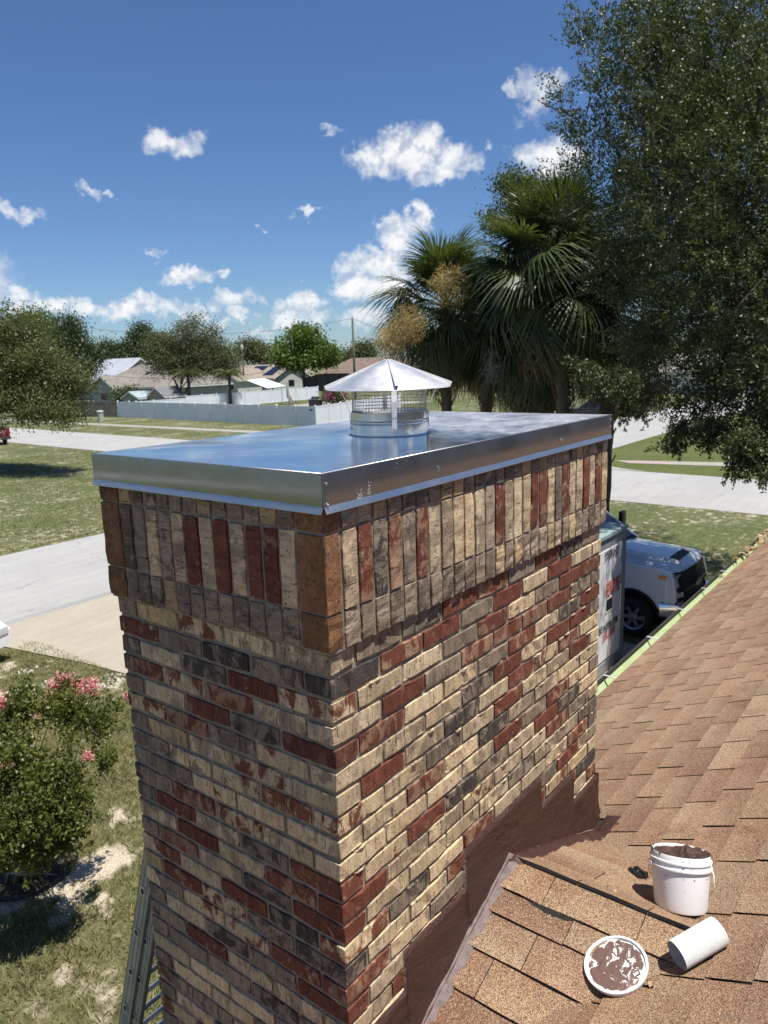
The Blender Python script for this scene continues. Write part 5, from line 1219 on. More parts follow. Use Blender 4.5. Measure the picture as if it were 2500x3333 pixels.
# house 1: tan hip roof, facing the street (ridge along y)
h1, P1, r1_ = gable_house('hip_roof_house', 'grey walled house with tan hip roof behind the two sheds', (70.6, 116.), (0, -1), 17.5, 14., 2.75, 6.5, MT['wall_grey'], MT['roof_grey'], hip=5.5, eave=.7, windows=(('front', 3., 1.5, 1.4, 1.2), ('front', 7., 1.5, 1.6, 1.2), ('front', 12., 1.3, 2.2, 1.6)))
gw = MB(); 
g1, _, _ = gable_house('garage_wing', 'projecting gable wing with white rake at the right of the tan roofed house', (66.5, 103.5), (1, 0), 9., 6.2, 2.6, 4.5, MT['wall_grey'], MT['roof_grey'], eave=.45, windows=(('left', 3.1, 1.3, 2.0, 1.2),))
vt = MB(); vt.box((73.5, 104.2, 5.9), (74.4, 105.2, 6.3)); vt.build('roof_vent', MT['screen_cage'], h1)
gable_house('metal_roof_house', 'house with pale grey metal roof peeking above the tan hip roof', (76.5, 141.), (0, -1), 22, 11, 3.6, 7.3, MT['wall_grey'], MT['roof_metal'], hip=0, eave=.5)
# house 2: taupe roof with solar panels, gable towards the camera
h2, P2, r2_ = gable_house('solar_house', 'pale house with taupe gable roof and dark solar panels', (107., 126.), (0, -1), 15.5, 10.5, 2.7, 5.25, MT['wall_cream'], MT['roof_taupe'], eave=.5, windows=(('right', 5.0, 1.4, 1.7, 1.3),))
g2, Pg, rg = gable_house('gable_wing', 'pale green gable wing with a single dark window facing the yard', (100., 113.4), (1, 0), 9., 8., 2.6, 4.6, MT['wall_cream'], MT['roof_taupe'], eave=.4, windows=(('left', 2.0, 1.3, 1.5, 1.3),))
for q, (x0, x1, t0, t1) in enumerate(((6.0, 9.8, .15, .85), (5.2, 7.8, .15, .5))):
    A = lambda x, t: P2(x, -.5+(10.5/2+.5)*t, 2.45+(5.25-2.45)*t+.12)
    for i in range(4 if q == 0 else 2):
        xa, xb_ = x0+(x1-x0)*i/(4 if q == 0 else 2)+.02, x0+(x1-x0)*(i+1)/(4 if q == 0 else 2)-.02
        sp = MB(); sp.prism([A(xa, t0), A(xb_, t0), A(xb_, t1), A(xa, t1)], (0, 0, .05)); sp.build('solar_panel', MT['solar'], h2)
sp = MB(); A = lambda x, t: P2(x, -.5+(10.5/2+.5)*t, 2.45+(5.25-2.45)*t+.12); sp.prism([A(11.6, .2), A(14.6, .2), A(14.0, .8), A(12., .8)], (0, 0, .05)); sp.build('solar_panel', MT['solar'], h2)
gable_house('brown_house', 'house with brown hip roof right of the solar panel house', (112., 104.), (0, -1), 24, 13, 2.7, 6.0, MT['wall_tan'], MT['roof_brown'], hip=4.5, eave=.6)
gable_house('tan_roof_house', 'distant house with orange tan roof between the far trees', (128., 139.), (0, -1), 10, 10, 3.2, 6.4, MT['wall_tan'], MT['roof_taupe'], hip=3, eave=.5)
# screened pool cage
cg = thing('pool_cage', 'dark screened pool enclosure beside the brown roofed house', 'screen enclosure', (106., 97., 0))
mb = MB(); mb.prism([(106, 101, 0), (106, 101, 2.4), (106, 97, 3.2), (106, 90, 3.2), (106, 86, 2.4), (106, 86, 0)], (5, 0, 0)); mb.build('screen', MT['screen_cage'], cg)
mb = MB()
for y in (101, 98, 95, 92, 89, 86): mb.box((105.9, y-.05, 0), (105.99, y+.05, 3.2 if 88 < y < 99 else 2.4))
mb.bar((105.94, 101, 2.4), (105.94, 97, 3.2), .1, .1); mb.bar((105.94, 97, 3.2), (105.94, 90, 3.2), .1, .1); mb.build('frame', MT['black_matte'], cg)
# sheds
for lab, org, ux, L, D, h, rd, wl, rf in (('pale blue roofed garden shed behind the white fence', (58.6, 86.2), (1, 0), 3., 3.6, 1.75, 2.5, MT['wall_grey'], MT['roof_blue']), ('slate roofed garden shed right of the pale blue one', (60., 82.4), (1, 0), 3., 3.5, 1.9, 3.0, MT['wall_tan'], MT['roof_slate'])):
    sd_, Pq, _ = gable_house('garden_shed', lab, org, ux, L, D-.0, h, rd, wl, rf, eave=.2, windows=(('left', 1.7, .9, 1.0, .9),), group='garden sheds'); sd_['category'] = 'shed'
# white shade roof, chair, umbrella, grill in the yard
cn_ = thing('canopy', 'slanted white shade canopy in the far yard', 'canopy', (82., 86., 0)); mb = MB(); mb.prism([(82., 91., 3.0), (82., 86.2, 1.7), (86., 86.2, 1.9), (86., 91., 3.1)], (0, 0, .05)); mb.build('cover', MT['vinyl'], cn_)
mb = MB(); [mb.tube([(x, y, 0), (x, y, z)], .04, 6) for x, y, z in ((82.2, 86.4, 1.75), (85.8, 86.4, 1.9), (82.2, 90.8, 2.9), (85.8, 90.8, 3.))]; mb.build('leg', MT['vinyl'], cn_)
P = np.array([71.1, 70.2, 0]); ch_ = thing('lawn_chair', 'grey adirondack lawn chair in the fenced yard', 'chair', P)
mb = MB(); mb.obox(P+np.array([0, 0, .42]), np.array([.28, .05, .06]), np.array([-.05, .3, 0]), np.array([0, 0, .03])); mb.build('seat', MT['wood_grey'], ch_)
mb = MB(); mb.obox(P+np.array([.05, .42, .85]), np.array([.3, .02, 0]), np.array([0, .04, .015]), np.array([.0, .16, .46])); mb.build('backrest', MT['wood_grey'], ch_)
for s_ in (-1, 1):
    mb = MB(); mb.bar(P+np.array([s_*.33, -.35, 0]), P+np.array([s_*.33, -.35, .6]), .08, .05); mb.bar(P+np.array([s_*.33, .35, 0]), P+np.array([s_*.33, .3, .6]), .08, .05); mb.bar(P+np.array([s_*.33, -.45, .62]), P+np.array([s_*.33, .4, .62]), .12, .03); mb.build('arm', MT['wood_grey'], ch_)
P = np.array([72.4, 73.4, 0]); um = thing('patio_umbrella', 'folded grey cantilever patio umbrella in the fenced yard', 'umbrella', P)
mb = MB(); mb.tube([P, P+np.array([0, 0, 2.7])], .04, 8); mb.bar(P+np.array([0, 0, 2.6]), P+np.array([.9, -.5, 2.9]), .05, .05); mb.build('pole', MT['pod_frame'], um)
mb = MB(); mb.lathe([(.06, 2.75), (.14, 2.4), (.2, 1.4), (.16, .9), (.05, .7)], P+np.array([.75, -.42, 0]), 10); mb.build('folded_canopy', MT['wall_grey'], um, smooth=True)
mb = MB(); mb.box(P-np.array([.4, .4, 0]), P+np.array([.4, .4, .08])); mb.build('base', MT['stone_dark'], um)
P = np.array([70.2, 65.2, 0]); gr = thing('grill', 'dark boxy barbecue grill beside the flowering bush', 'grill', P)
mb = MB(); mb.box(P-np.array([.4, .8, 0]), P+np.array([.4, .8, .85])); mb.build('cabinet', MT['stone_dark'], gr); mb = MB(); mb.box(P+np.array([-.45, -.95, .85]), P+np.array([.45, .95, .92])); mb.build('worktop', MT['pod_frame'], gr)
mb = MB(); mb.lathe([(.0001, 0), (.3, .0), (.3, 1.), (.0001, 1.)], P+np.array([0, -.5, .95]), 12, 0, (0, 1, 0)); mb.build('hood', MT['stone_dark'], gr)
sheet('patio', [(63, 55), (82, 55), (82, 72), (70, 70)], .008, MT['walk'])
sheet('yard_lawn', [(49, 47), (84, 50), (84, 77), (50.5, 77)], .0042, MT['verge'])
# white wall / street name post seen low between palm trunks
P = onz(1545, 1345, 0); P = at(1505, 1345, 55); P[2] = 0; t = thing('meter_box', 'grey utility cabinet on the grass between the palm trunks', 'utility box', P)
mb = MB(); mb.box(P+np.array([-.35, -.45, 0]), P+np.array([.35, .45, 1.15])); mb.build('cabinet', MT['pod_frame'], t); mb = MB(); mb.box(P+np.array([-.4, -.5, 1.15]), P+np.array([.4, .5, 1.22])); mb.build('cabinet_top', MT['pod_frame'], t)
hw, _, _ = gable_house('white_house', 'white walled house seen low between the palm trunks', (100., 42.), (0, -1), 22, 10, 2.9, 5., MT['trim'], MT['roof_grey'], hip=4)

# ================================================================== VEHICLES, CONTAINER, LADDER
def text_mesh(name, body, mat, parent, loc, xdir, updir, size, shear=0., sx=1., align='LEFT', bold=0., nrm_off=.004):
    cu = bpy.data.curves.new(name, 'FONT'); cu.body = body; cu.size = 1.; cu.align_x = align; cu.shear = shear; cu.extrude = .004; cu.offset = bold; cu.resolution_u = 3
    o = bpy.data.objects.new(name, cu); COL.objects.link(o); dg = bpy.context.evaluated_depsgraph_get(); me = bpy.data.meshes.new_from_object(o.evaluated_get(dg)); bpy.data.objects.remove(o)
    x = np.array(xdir, float); u_ = np.array(updir, float); n = np.cross(x, u_); lc = np.array(loc, float)-np.array(ORG.get(parent.name, (0, 0, 0)))
    co = np.empty(len(me.vertices)*3); me.vertices.foreach_get('co', co); co = co.reshape(-1, 3)
    co = lc+np.outer(co[:, 0]*size*sx, x)+np.outer(co[:, 1]*size, u_)+np.outer(co[:, 2]*.5+nrm_off, n)
    me.vertices.foreach_set('co', co.ravel()); me.materials.clear(); me.materials.append(mat); me.update()
    ob = bpy.data.objects.new(name, me); COL.objects.link(ob); ob.parent = parent; return ob
# --- portable storage container, text side along x facing the house
PY, PX0, PX1, PYB, PZT = 3.5, 9.35, 11.83, 5.95, 2.56
pod = thing('storage_container', 'white portable storage container with black and red lettering beside the truck', 'container', ((PX0+PX1)/2, PY, 0))
mb = MB(); mb.box((PX0+.06, PY+.03, .2), (PX1-.06, PYB-.03, PZT-.1)); pbody = mb.build('panel_body', MT['pod'], pod)
fr = MB()
for x in (PX0, PX1-.13):
    for y in (PY, PYB-.13): fr.box((x, y, .06), (x+.13, y+.13, PZT-.03))
fr.box((PX0+.13, PY+.005, .06), (PX1-.13, PY+.12, .24)); fr.box((PX0+.13, PY+.005, PZT-.2), (PX1-.13, PY+.12, PZT-.035)); fr.box((PX0+.13, PYB-.12, .06), (PX1-.13, PYB-.005, .24)); fr.box((PX0+.13, PYB-.12, PZT-.2), (PX1-.13, PYB-.005, PZT-.035))
for x in (PX0+.005, PX1-.12): fr.box((x, PY+.13, .06), (x+.115, PYB-.13, .24)); fr.box((x, PY+.13, PZT-.2), (x+.115, PYB-.13, PZT-.035))
fr.build('frame', MT['pod_frame'], pod)
mb = MB(); mb.box((PX0-.03, PY-.03, PZT-.025), (PX1+.03, PYB+.03, PZT+.035)); rfp = mb.build('container_roof', MT['pod_roof'], pod)
mb = MB()
for i in range(1, 6): mb.box((PX0+i*.42-.03, PY+.06, PZT+.036), (PX0+i*.42+.03, PYB-.06, PZT+.055))
stuff(mb.build('roof_ribs', MT['pod_roof'], rfp))
dr = MB(); dr.box((PX0+.16, PY+.006, .30), (PX1-.17, PY+.029, PZT-.25)); dor = dr.build('door', MT['pod'], pod)
def on(q): return ony(1850+q[0]*.3918, 1500+q[1]*.3918, PY)
mb = MB(); c = on((336, 1190)); mb.box((c[0]-.17, PY-.004, c[2]-.14), (c[0]+.17, PY+.004, c[2]+.14)); mb.build('vent_frame', MT['trim'], dor); mb = MB(); mb.box((c[0]-.13, PY-.008, c[2]-.10), (c[0]+.13, PY-.0045, c[2]+.10)); mb.build('vent', MT['black_matte'], dor)
XD, UD = (1, 0, 0), (0, 0, 1)
for body, q, size, mt, sx, al, bold, shr in (('STORAGE', (420, 768), .23, 'ink_black', .66, 'RIGHT', .0, 0), ('RENT ME!', (430, 1060), .40, 'ink_red', .40, 'RIGHT', .0, .1), ('RENT.ACOW.COM', (404, 1335), .19, 'ink_black', .62, 'RIGHT', .006, .15), ('551-7350', (384, 1425), .21, 'ink_red', .72, 'RIGHT', .0, .1)):
    P = on(q); text_mesh('lettering', body, MT[mt], dor, (P[0], PY-.004, P[2]), XD, UD, size, shr, sx, al, bold)
for z in (.55, 1.2, 1.95):
    mb = MB(); mb.box((PX1-.20, PY-.012, z), (PX1-.14, PY+.005, z+.10)); mb.build('hinge', MT['pod_frame'], dor)
mb = MB(); mb.lathe([(.012, 0), (.012, .5)], (PX1-.26, PY-.02, 1.05), 8, 0, (0, 0, 1)); mb.build('lock_bar', MT['zinc'], dor)
# --- wheels
def wheel(parent, c, ax, R=.42, w=.27, spokes=6, org=None):
    c = np.array(c, float); ax = unit(np.array(ax, float)); h = w/2
    mb = MB(); mb.lathe([(R*.62, -h*.95), (R*.8, -h), (R*.95, -h*.8), (R, -h*.45), (R, h*.45), (R*.95, h*.8), (R*.8, h), (R*.62, h*.95)], c, 28, 0, tuple(ax)); wh = mb.build('wheel', MT['rubber'], parent, smooth=True, angle=45)
    mb = MB(); mb.lathe([(R*.63, h*.7), (R*.60, h*.9), (R*.55, h*.75), (R*.5, h*.4), (.0001, h*.4)], c, 28, 0, tuple(ax)); mb.lathe([(R*.2, h*.4), (R*.2, h*.78), (R*.12, h*.85), (.0001, h*.85)], c, 14, 0, tuple(ax))
    x = unit(np.cross(ax, (0, 0, 1))); y = np.cross(ax, x)
    for i in range(spokes):
        a = 2*math.pi*i/spokes; d = x*math.cos(a)+y*math.sin(a); s_ = -x*math.sin(a)+y*math.cos(a)
        mb.obox(c+d*R*.38+ax*h*.62, d*R*.2, s_*R*.085, ax*h*.12)
    mb.build('rim', MT['rim'], wh, smooth=True, angle=30)
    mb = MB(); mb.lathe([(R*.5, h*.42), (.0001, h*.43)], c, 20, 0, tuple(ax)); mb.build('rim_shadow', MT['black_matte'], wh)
# --- white pickup nose towards the house (local: +x forward -> world -y, +y left -> world +x)
TO = np.array([14.03, 3.76, 0.]); LX, LY = np.array([0., -1, 0]), np.array([1., 0, 0])
def W3(x, y, z):
    z = z if z < .5 else .5+(z-.5)*1.10
    return TO+LX*x+LY*y+np.array([0, 0, z])
tk = thing('pickup_truck', 'white heavy duty pickup truck with black grille parked under the oak', 'pickup truck', TO)
HWD = 1.0
def hood_z(x, y):
    t = (x+.62)/1.50; a = abs(y)/HWD
    z = 1.515-.085*t-.02*t**4 - .055*a**3
    z += .045*max(0, min(1, (.52-abs(y))/.07))*max(0, min(1, (1.0-t)/.25))      # raised centre
    if t > .9: z -= .10*((t-.9)/.1)**2
    return z
mb = MB(); nx, ny = 24, 44
for i in range(nx+1):
    for j in range(ny+1):
        x = -.62+1.50*i/nx; y = -HWD+2*HWD*j/ny; xx = x-.16*(abs(y)/HWD)**4*max(0, (x+.2))
        mb.v.append(tuple(W3(xx, y*(1-.03*max(0, x)), hood_z(x, y))))
mb.f = [(i*(ny+1)+j, i*(ny+1)+j+1, (i+1)*(ny+1)+j+1, (i+1)*(ny+1)+j) for i in range(nx) for j in range(ny)]; mb.m = [0]*len(mb.f)
hood = mb.build('hood', MT['car_white'], tk, smooth=True, angle=25)
mb = MB(); mb.add([W3(.50, -.42, hood_z(.50, .42)+.014), W3(.50, .42, hood_z(.50, .42)+.014), W3(.68, .38, hood_z(.68, .38)+.012), W3(.68, -.38, hood_z(.68, .38)+.012)], [(0, 1, 2, 3)])
mb.add([W3(.58, -.30, hood_z(.58, .3)+.012), W3(.58, .30, hood_z(.58, .3)+.012), W3(.58, .30, hood_z(.58, .3)-.03), W3(.58, -.30, hood_z(.58, .3)-.03)], [(0, 1, 2, 3)]); mb.build('hood_scoop', MT['black_matte'], hood)
def side(s_):
    y = s_*HWD; prof = []
    top = [(-.62, hood_z(-.62, HWD)), (-.2, hood_z(-.2, HWD)), (.3, hood_z(.3, HWD)), (.62, hood_z(.62, HWD)), (.74, hood_z(.74, HWD)-.02), (.80, 1.22), (.84, 1.0), (.84, .84), (.56, .81)]
    arch = [(.53*math.cos(a), .42+.53*math.sin(a)) for a in np.linspace(.35, math.pi-.2, 13)]
    low = [(-.62, .52)]
    loop = top+arch+low; rows = []
    mb = MB(); n = len(loop)
    inn = [W3(x, y*.985, z) for x, z in loop]; out = [W3(x, y*(1.035 if .5 < z < 1.25 else 1.0), z) for x, z in loop]
    mb.add(out, [tuple(range(n))]); mb.add(out+[W3(x, y*.8, z) for x, z in loop], [(i, (i+1) % n, n+(i+1) % n, n+i) for i in range(n)])
    f_ = mb.build('fender', MT['car_white'], tk)
    mb = MB(); mb.tube([W3(.545*math.cos(a), y*1.04, .42+.545*math.sin(a)) for a in np.linspace(.3, math.pi-.15, 14)], .03, 6); mb.build('arch_trim', MT['black_plastic'], f_, smooth=True)
    mb = MB(); mb.add([W3(-.62, y*.78, .3), W3(.7, y*.78, .3), W3(.7, y*.78, 1.2), W3(-.62, y*.78, 1.2)], [(0, 1, 2, 3)]); mb.build('wheel_well', MT['black_matte'], f_)
side(-1); side(1)
for s_ in (-1, 1): wheel(tk, W3(0, s_*.89, .42), LY*s_); wheel(tk, W3(-3.95, s_*.89, .42), LY*s_)
# face: black panel, crossbar, emblem, lamps, bumper
mb = MB(); fp = []
for (y, x) in ((-.97, .74), (-.7, .86), (0, .915), (.7, .86), (.97, .74)):
    fp += [W3(x, y, .62), W3(x+.015, y, .97), W3(x-.005, y, 1.35)]
mb.add(fp, [(i*3+k, (i+1)*3+k, (i+1)*3+k+1, i*3+k+1) for i in range(4) for k in range(2)]); face = mb.build('grille', MT['black_plastic'], tk)
mb = MB()
for z in (.72, .80, .88, 1.08, 1.16): mb.tube([W3(.755, -.94, z), W3(.885, -.66, z), W3(.94, 0, z), W3(.885, .66, z), W3(.755, .94, z)], .012, 5)
mb.build('grille_bars', MT['black_matte'], face)
mb = MB(); mb.tube([W3(.82, -.78, 1.0), W3(.885, -.66, 1.0), W3(.95, 0, 1.01), W3(.885, .66, 1.0), W3(.82, .78, 1.0)], .035, 6); mb.build('grille_crossbar', MT['black_plastic'], face)
mb = MB(); ey = .17; mb.prism([W3(.965, y, 1.02+z) for y, z in ((-ey, -.025), (-ey*.45, -.025), (-ey*.5, -.055), (ey*.35, -.055), (ey*.4, -.025), (ey*.9, -.025), (ey, .035), (ey*.45, .035), (ey*.5, .06), (-ey*.35, .06), (-ey*.4, .035), (-ey*.9, .035))], LX*.02); mb.build('emblem', MT['gold'], face)
for s_ in (-1, 1):
    mb = MB(); mb.prism([W3(.80, s_*.72, 1.25), W3(.74, s_*1.0, 1.23), W3(.50, s_*1.045, 1.23), W3(.50, s_*1.045, 1.30), W3(.74, s_*1.0, 1.31), W3(.81, s_*.72, 1.32)], LX*.035); hl = mb.build('headlight', MT['lamp'], tk)
    mb = MB(); mb.prism([W3(.62, s_*1.04, 1.235), W3(.51, s_*1.052, 1.235), W3(.51, s_*1.052, 1.295), W3(.62, s_*1.04, 1.30)], LX*.03+LY*s_*.006); mb.build('amber_marker', MT['amber'], hl)
    mb = MB(); mb.prism([W3(.86, s_*.78, .68), W3(.80, s_*.97, .68), W3(.80, s_*.97, 1.08), W3(.86, s_*.76, 1.08)], LX*.03); hb = mb.build('lamp_stack', MT['black_plastic'], tk)
    for z in (.78, .95):
        mb = MB(); mb.prism([W3(.895, s_*.80, z-.04), W3(.845, s_*.93, z-.04), W3(.845, s_*.93, z+.04), W3(.895, s_*.80, z+.04)], LX*.012); mb.build('lamp', MT['lamp'], hb)
    mb = MB(); mb.prism([W3(.80, s_*1.0, .80), W3(.80, s_*1.0, 1.20), W3(.62, s_*1.04, 1.20), W3(.62, s_*1.04, .80)], LX*.02); mb.build('front_corner', MT['car_white'], tk)
mb = MB(); sec = [(-.04, .55), (.05, .56), (.07, .68), (.05, .77), (-.04, .79)]; path = [(.48, -1.06), (.86, -.99), (.97, -.7), (1.0, 0), (.97, .7), (.86, .99), (.48, 1.06)]
mb.add([W3(x+dx, y, z) for x, y in path for dx, z in sec], [(i*5+k, (i+1)*5+k, (i+1)*5+k+1, i*5+k+1) for i in range(6) for k in range(4)]); bm_ = mb.build('bumper', MT['chrome'], tk, smooth=True, angle=35)
mb = MB(); mb.prism([W3(.6, -1., .22), W3(.93, -.7, .22), W3(.95, .7, .22), W3(.6, 1., .22)], (0, 0, .32)); mb.build('air_dam', MT['black_plastic'], bm_)
# cab and bed
mb = MB(); cabp = [(-.62, .52), (-.62, 1.50), (-.70, 1.53), (-3.05, 1.45), (-3.05, .45)]
mb.prism([W3(x, -HWD*1.02, z) for x, z in cabp], LY*2*HWD*1.02); cab = mb.build('cab_body', MT['car_white'], tk)
mb = MB(); gl = [(-.66, 1.50), (-1.32, 2.0), (-2.75, 2.0), (-3.03, 1.50)]
mb.add([W3(x, s_*(.93 if z < 1.6 else .76), z) for s_ in (-1, 1) for x, z in gl], [(0, 1, 5, 4), (2, 3, 7, 6), (3, 2, 1, 0), (4, 5, 6, 7)]); mb.build('windshield', MT['glass_dark'], cab)
mb = MB(); mb.add([W3(x, y, z) for x, y, z in ((-1.30, -.78, 1.99), (-1.30, .78, 1.99), (-2.77, .78, 1.99), (-2.77, -.78, 1.99), (-1.45, -.70, 2.045), (-1.45, .70, 2.045), (-2.65, .70, 2.045), (-2.65, -.70, 2.045))], [(0, 1, 5, 4), (1, 2, 6, 5), (2, 3, 7, 6), (3, 0, 4, 7), (4, 5, 6, 7)]); mb.build('cab_roof', MT['car_white'], cab)
for s_ in (-1, 1):
    mb = MB(); mb.bar(W3(-.64, s_*.94, 1.5), W3(-1.32, s_*.77, 2.0), .07, .05); mb.build('roof_pillar', MT['car_white'], cab)
    mb = MB(); mb.bar(W3(-3.03, s_*.94, 1.5), W3(-2.76, s_*.77, 2.0), .09, .05); mb.build('roof_pillar', MT['car_white'], cab)
mb = MB(); mb.add([W3(-.60, -.93, 1.515), W3(-.60, .93, 1.515), W3(-.72, .90, 1.56), W3(-.72, -.90, 1.56)], [(0, 1, 2, 3)]); mb.build('wiper_cowl', MT['black_matte'], cab)
for s_ in (-1, 1):
    mb = MB(); mb.bar(W3(-1.15, s_*1.0, 1.62), W3(-1.12, s_*1.22, 1.68), .05, .04); mb.obox(W3(-1.10, s_*1.27, 1.78), LX*.05, LY*.10, np.array([0, 0, .17])); mb.build('mirror', MT['black_plastic'], tk)
    mb = MB(); mb.obox(W3(-.46, s_*1.025, 1.30), LX*.17, LY*.012, np.array([.0, 0, .028])); mb.build('badge', MT['black_matte'], tk)
mb = MB()
for s_ in (-1, 1): mb.prism([W3(-3.1, s_*1.02, .45), W3(-3.1, s_*1.02, 1.42), W3(-5.0, s_*1.02, 1.40), W3(-5.0, s_*1.02, .5)], LY*(-s_*.1))
mb.prism([W3(-3.1, -.92, .7), W3(-3.1, .92, .7), W3(-5.0, .92, .7), W3(-5.0, -.92, .7)], (0, 0, .06)); mb.prism([W3(-4.95, -.92, .6), W3(-4.95, .92, .6), W3(-4.95, .92, 1.4), W3(-4.95, -.92, 1.4)], LX*.06); mb.build('bed', MT['car_white'], tk)
# --- small cars in the distance
def car(label, pos2, head, paintm, kind='sedan', group=None):
    o = np.array([*pos2, 0.]); fx = unit(np.array([*head, 0.])); fy = np.array([-fx[1], fx[0], 0.]); uz = np.array([0, 0, 1.])
    P = lambda x, y, z: o+fx*x+fy*y+uz*z
    t = thing('parked_car', label, 'car', o, group); w_ = .88
    prof = [(-2.2, .35), (-2.25, .75), (-2.1, .95), (-1.4, 1.0), (1.0, .95), (1.9, .82), (2.2, .65), (2.2, .35)]
    mb = MB(); n = len(prof)
    mb.add([P(x, s_*w_*(.94 if z > .9 else 1), z) for s_ in (-1, 1) for x, z in prof], [tuple(range(n-1, -1, -1)), tuple(range(n, 2*n))]+[(i, (i+1) % n, n+(i+1) % n, n+i) for i in range(n)]); mb.build('body', paintm, t)
    gl = [(-1.75, .96), (-1.1, 1.38), (.15, 1.40), (1.0, .94)] if kind == 'sedan' else [(-2.1, .96), (-1.9, 1.6), (.1, 1.62), (1.0, .98)]
    mb = MB(); mb.add([P(x, s_*(.83 if z < 1.1 else .62), z) for s_ in (-1, 1) for x, z in gl], [(3, 2, 1, 0), (4, 5, 6, 7), (0, 1, 5, 4), (2, 3, 7, 6)]); g_ = mb.build('cabin_glass', MT['glass_dark'], t)
    mb = MB(); mb.prism([P(gl[1][0], -.63, gl[1][1]), P(gl[2][0], -.63, gl[2][1]), P(gl[2][0], .63, gl[2][1]), P(gl[1][0], .63, gl[1][1])], uz*.04); mb.build('roof_panel', paintm, t)
    for x in (-1.35, 1.4):
        for s_ in (-1, 1): wheel(t, P(x, s_*.78, .32), fy*s_, .32, .2, 5)
    for s_ in (-1, 1):
        mb = MB(); mb.obox(P(2.19, s_*.62, .66), fx*.03, fy*.18, uz*.06); mb.build('headlight', MT['lamp'], t); mb = MB(); mb.obox(P(-2.22, s_*.66, .78), fx*.03, fy*.16, uz*.08); mb.build('tail_light', MT['tail'], t)
    return t
cp = onz(1930, 1335, 0)[:2]; car('dark sedan parked beyond the palms near the side street', at(1925, 1330, 66)[:2], (-.35, .94), MT['car_dark'], 'suv', 'cars parked beyond the palms')
car('red car parked beyond the palm trunks next to the dark sedan', at(2025, 1330, 68)[:2], (-.9, -.4), MT['car_red'], 'sedan', 'cars parked beyond the palms')
car('white car of which only the rounded corner shows at the left edge by the drive', (3.72, 15.25), (.35, -.94), MT['car_white'], 'sedan')
# --- red pickup at the left edge
RO = np.array([27.2, 61.4, 0.]); FX = unit(np.array([.18, 1., 0])); FY = np.array([-FX[1], FX[0], 0]); UZ = np.array([0, 0, 1.])
Pp = lambda x, y, z: RO+FX*x+FY*y+UZ*z
rp = thing('red_pickup', 'old red pickup truck with loaded bed seen from behind at the left edge', 'pickup truck', RO)
mb = MB(); mb.prism([Pp(-2.7, -.95, .55), Pp(-2.7, .95, .55), Pp(-2.7, .95, 1.28), Pp(-2.7, -.95, 1.28)], FX*.07); tg = mb.build('tailgate', MT['car_red'], rp)
text_mesh('lettering', 'CHEVROLET', MT['ink_white'], tg, Pp(-2.705, 0, .93), -FY, UZ, .24, 0, 1.05, 'CENTER', .01)
mb = MB()
for s_ in (-1, 1): mb.prism([Pp(-2.72, s_*.98, .5), Pp(-2.72, s_*.98, 1.3), Pp(-.3, s_*.98, 1.3), Pp(-.3, s_*.98, .5)], FY*(-s_*.14))
mb.prism([Pp(-2.7, -.9, .65), Pp(-2.7, .9, .65), Pp(-.3, .9, .65), Pp(-.3, -.9, .65)], UZ*.05); mb.build('bed', MT['car_red'], rp)
mb = MB(); mb.prism([Pp(x, -.96, z) for x, z in ((-.3, .4), (-.3, 1.25), (1.1, 1.22), (2.6, 1.1), (2.7, .45))], FY*1.92); mb.build('cab_body', MT['car_red'], rp)
mb = MB(); mb.add([Pp(x, s_*(.85 if z < 1.4 else .7), z) for s_ in (-1, 1) for x, z in ((-.28, 1.25), (-.15, 1.78), (.75, 1.8), (1.2, 1.22))], [(3, 2, 1, 0), (4, 5, 6, 7), (0, 1, 5, 4), (2, 3, 7, 6)]); mb.build('cabin_glass', MT['glass_dark'], rp)
mb = MB(); mb.prism([Pp(-.15, -.71, 1.78), Pp(.75, -.71, 1.8), Pp(.75, .71, 1.8), Pp(-.15, .71, 1.78)], UZ*.05); mb.build('roof_panel', MT['car_red'], rp)
mb = MB(); mb.bar(Pp(-2.82, -.98, .52), Pp(-2.82, .98, .52), .16, .18); bmp = mb.build('bumper', MT['stone_dark'], rp)
mb = MB(); mb.obox(Pp(-2.905, 0, .52), FY*.16, UZ*.08, FX*.005); mb.build('licence_plate', MT['ink_white'], bmp)
for s_ in (-1, 1):
    mb = MB(); mb.obox(Pp(-2.73, s_*.91, 1.0), FX*.02, FY*.07, UZ*.2); mb.build('tail_light', MT['tail'], rp)
    for x in (-1.7, 1.75): wheel(rp, Pp(x-.0, s_*.82, .36), FY*s_, .36, .24, 5)
mb = MB(); cl = [Pp(-2.6, -.3, 1.3), Pp(-2.4, .8, 1.35), Pp(-.6, .8, 1.5), Pp(-.6, -.6, 1.6), Pp(-1.6, .1, 2.0), Pp(-2.3, .3, 1.7)]
mb.add(cl, [(0, 1, 5), (1, 2, 4), (1, 4, 5), (2, 3, 4), (3, 0, 5), (3, 5, 4)]); mb.bar(Pp(-2.9, -.95, 1.62), Pp(-.6, .2, 1.5), .05, .05); mb.bar(Pp(-2.6, -.9, 1.3), Pp(-1.5, .2, 1.85), .04, .04); tag(mb.build('load', MT['black_plastic'], origin=RO), 'dark tarp and poles piled on the bed of the red pickup', 'load')
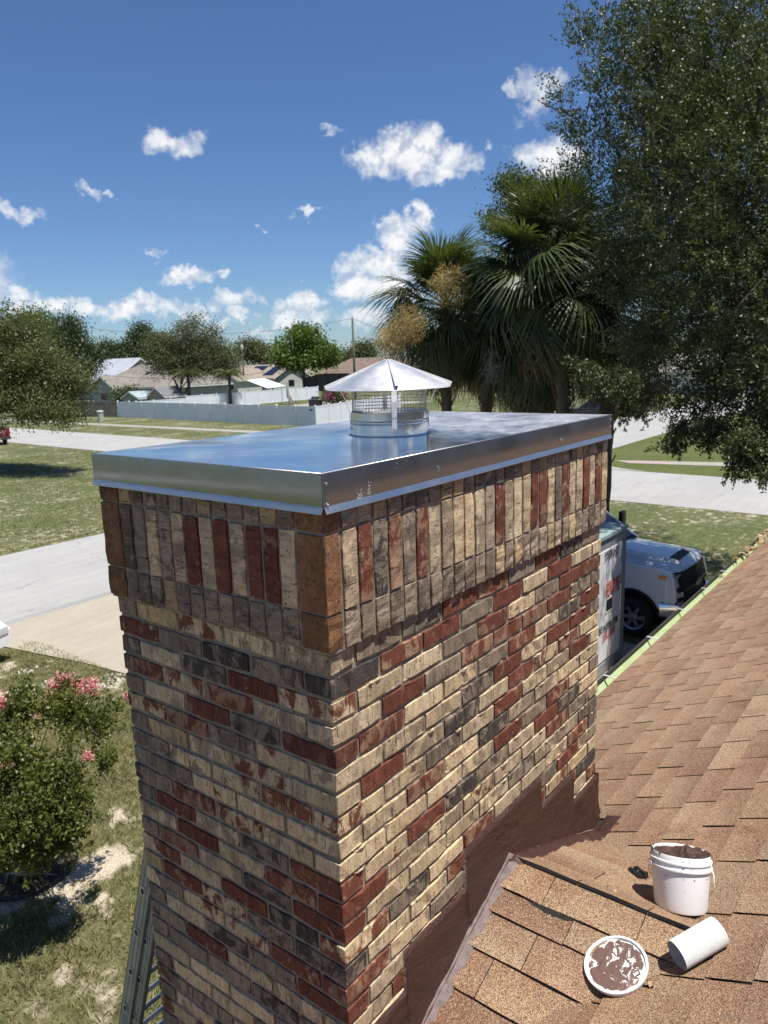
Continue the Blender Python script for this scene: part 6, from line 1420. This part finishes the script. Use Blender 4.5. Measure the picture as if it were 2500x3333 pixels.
# --- aluminium extension ladder behind the chimney
ld2 = thing('extension_ladder', 'aluminium extension ladder leaning behind the chimney', 'ladder', (.7, 2.86, 0))
A0, A1 = np.array([.5, 2.865, .03]), np.array([.5, 1.03, 5.34]); du = unit(A1-A0); dn = np.array([0, du[2], -du[1]])   # dn points away from the chimney
LL = np.linalg.norm(A1-A0)
for sect, (xa, xb_, off_, s0, s1) in enumerate(((.5, .93, 0., 0, 3.6), (.515, .915, -.058, 1.2, LL-.05))):
    for x, s_ in ((xa, 1), (xb_, -1)):
        mb = MB(); B0 = A0+du*s0-dn*off_*-1; B1 = A0+du*s1-dn*off_*-1
        B0 = np.array([x, B0[1], B0[2]]); B1 = np.array([x, B1[1], B1[2]]); c_ = (B0+B1)/2; h_ = np.linalg.norm(B1-B0)/2; X = np.array([1., 0, 0])
        mb.obox(c_, du*h_, dn*.042, X*.0015)
        for e in (-1, 1): mb.obox(c_+dn*e*.042+X*s_*.011, du*h_, dn*.003, X*.0125)
        for e in (-.4, .4): mb.obox(c_+dn*.042*e-X*s_*.0025, du*h_, dn*.004, X*.0015)
        rail = mb.build('rail', MT['alu'], ld2)
        k = 0; s_pos = s0+.18
        dm = MB()
        while s_pos < s1-.1:
            q = A0+du*s_pos+dn*off_; q = np.array([x, q[1], q[2]]); pts = [q-X*s_*.003+du*.030*math.cos(a)+dn*.030*(math.sin(a) if math.sin(a) > 0 else .45*math.sin(a)) for a in np.linspace(0, 2*math.pi, 13)[:-1]]
            dm.prism(pts, -X*s_*.004); dm.prism([q-X*s_*.0072+(p_-q+X*s_*.003)*.62 for p_ in pts], -X*s_*.0006, 1); s_pos += .305
        stuff(dm.build('rung_ends', [MT['alu_bright'], MT['black_matte']], rail))
        if x == .5:
            stk = MB(); q = A0+du*2.16; q = np.array([x-.0035, q[1], q[2]]); stk.add([q+du*.10*math.cos(a)+dn*.014*math.sin(a) for a in np.linspace(0, 2*math.pi, 20)[:-1]], [tuple(range(19))]); stk.build('sticker', simple('faded_blue_grey_sticker', (.25, .30, .36), .6), rail)
    s_pos = s0+.18
    while s_pos < s1-.1:
        q = A0+du*s_pos+dn*off_; mb = MB(); pts = [np.array([xa, q[1], q[2]])+du*.015*math.cos(a)+dn*.017*(math.sin(a) if math.sin(a) > 0 else .45*math.sin(a)) for a in np.linspace(0, 2*math.pi, 13)[:-1]]
        mb.prism(pts, (xb_-xa, 0, 0)); mb.build('rung', MT['alu_bright'], ld2); s_pos += .305
mb = MB()
for x in (.5, .93): mb.obox(np.array([x, A0[1], .05]), np.array([.03, 0, 0]), np.array([0, .05, 0]), np.array([0, 0, .045]))
stuff(mb.build('feet', MT['black_plastic'], ld2))
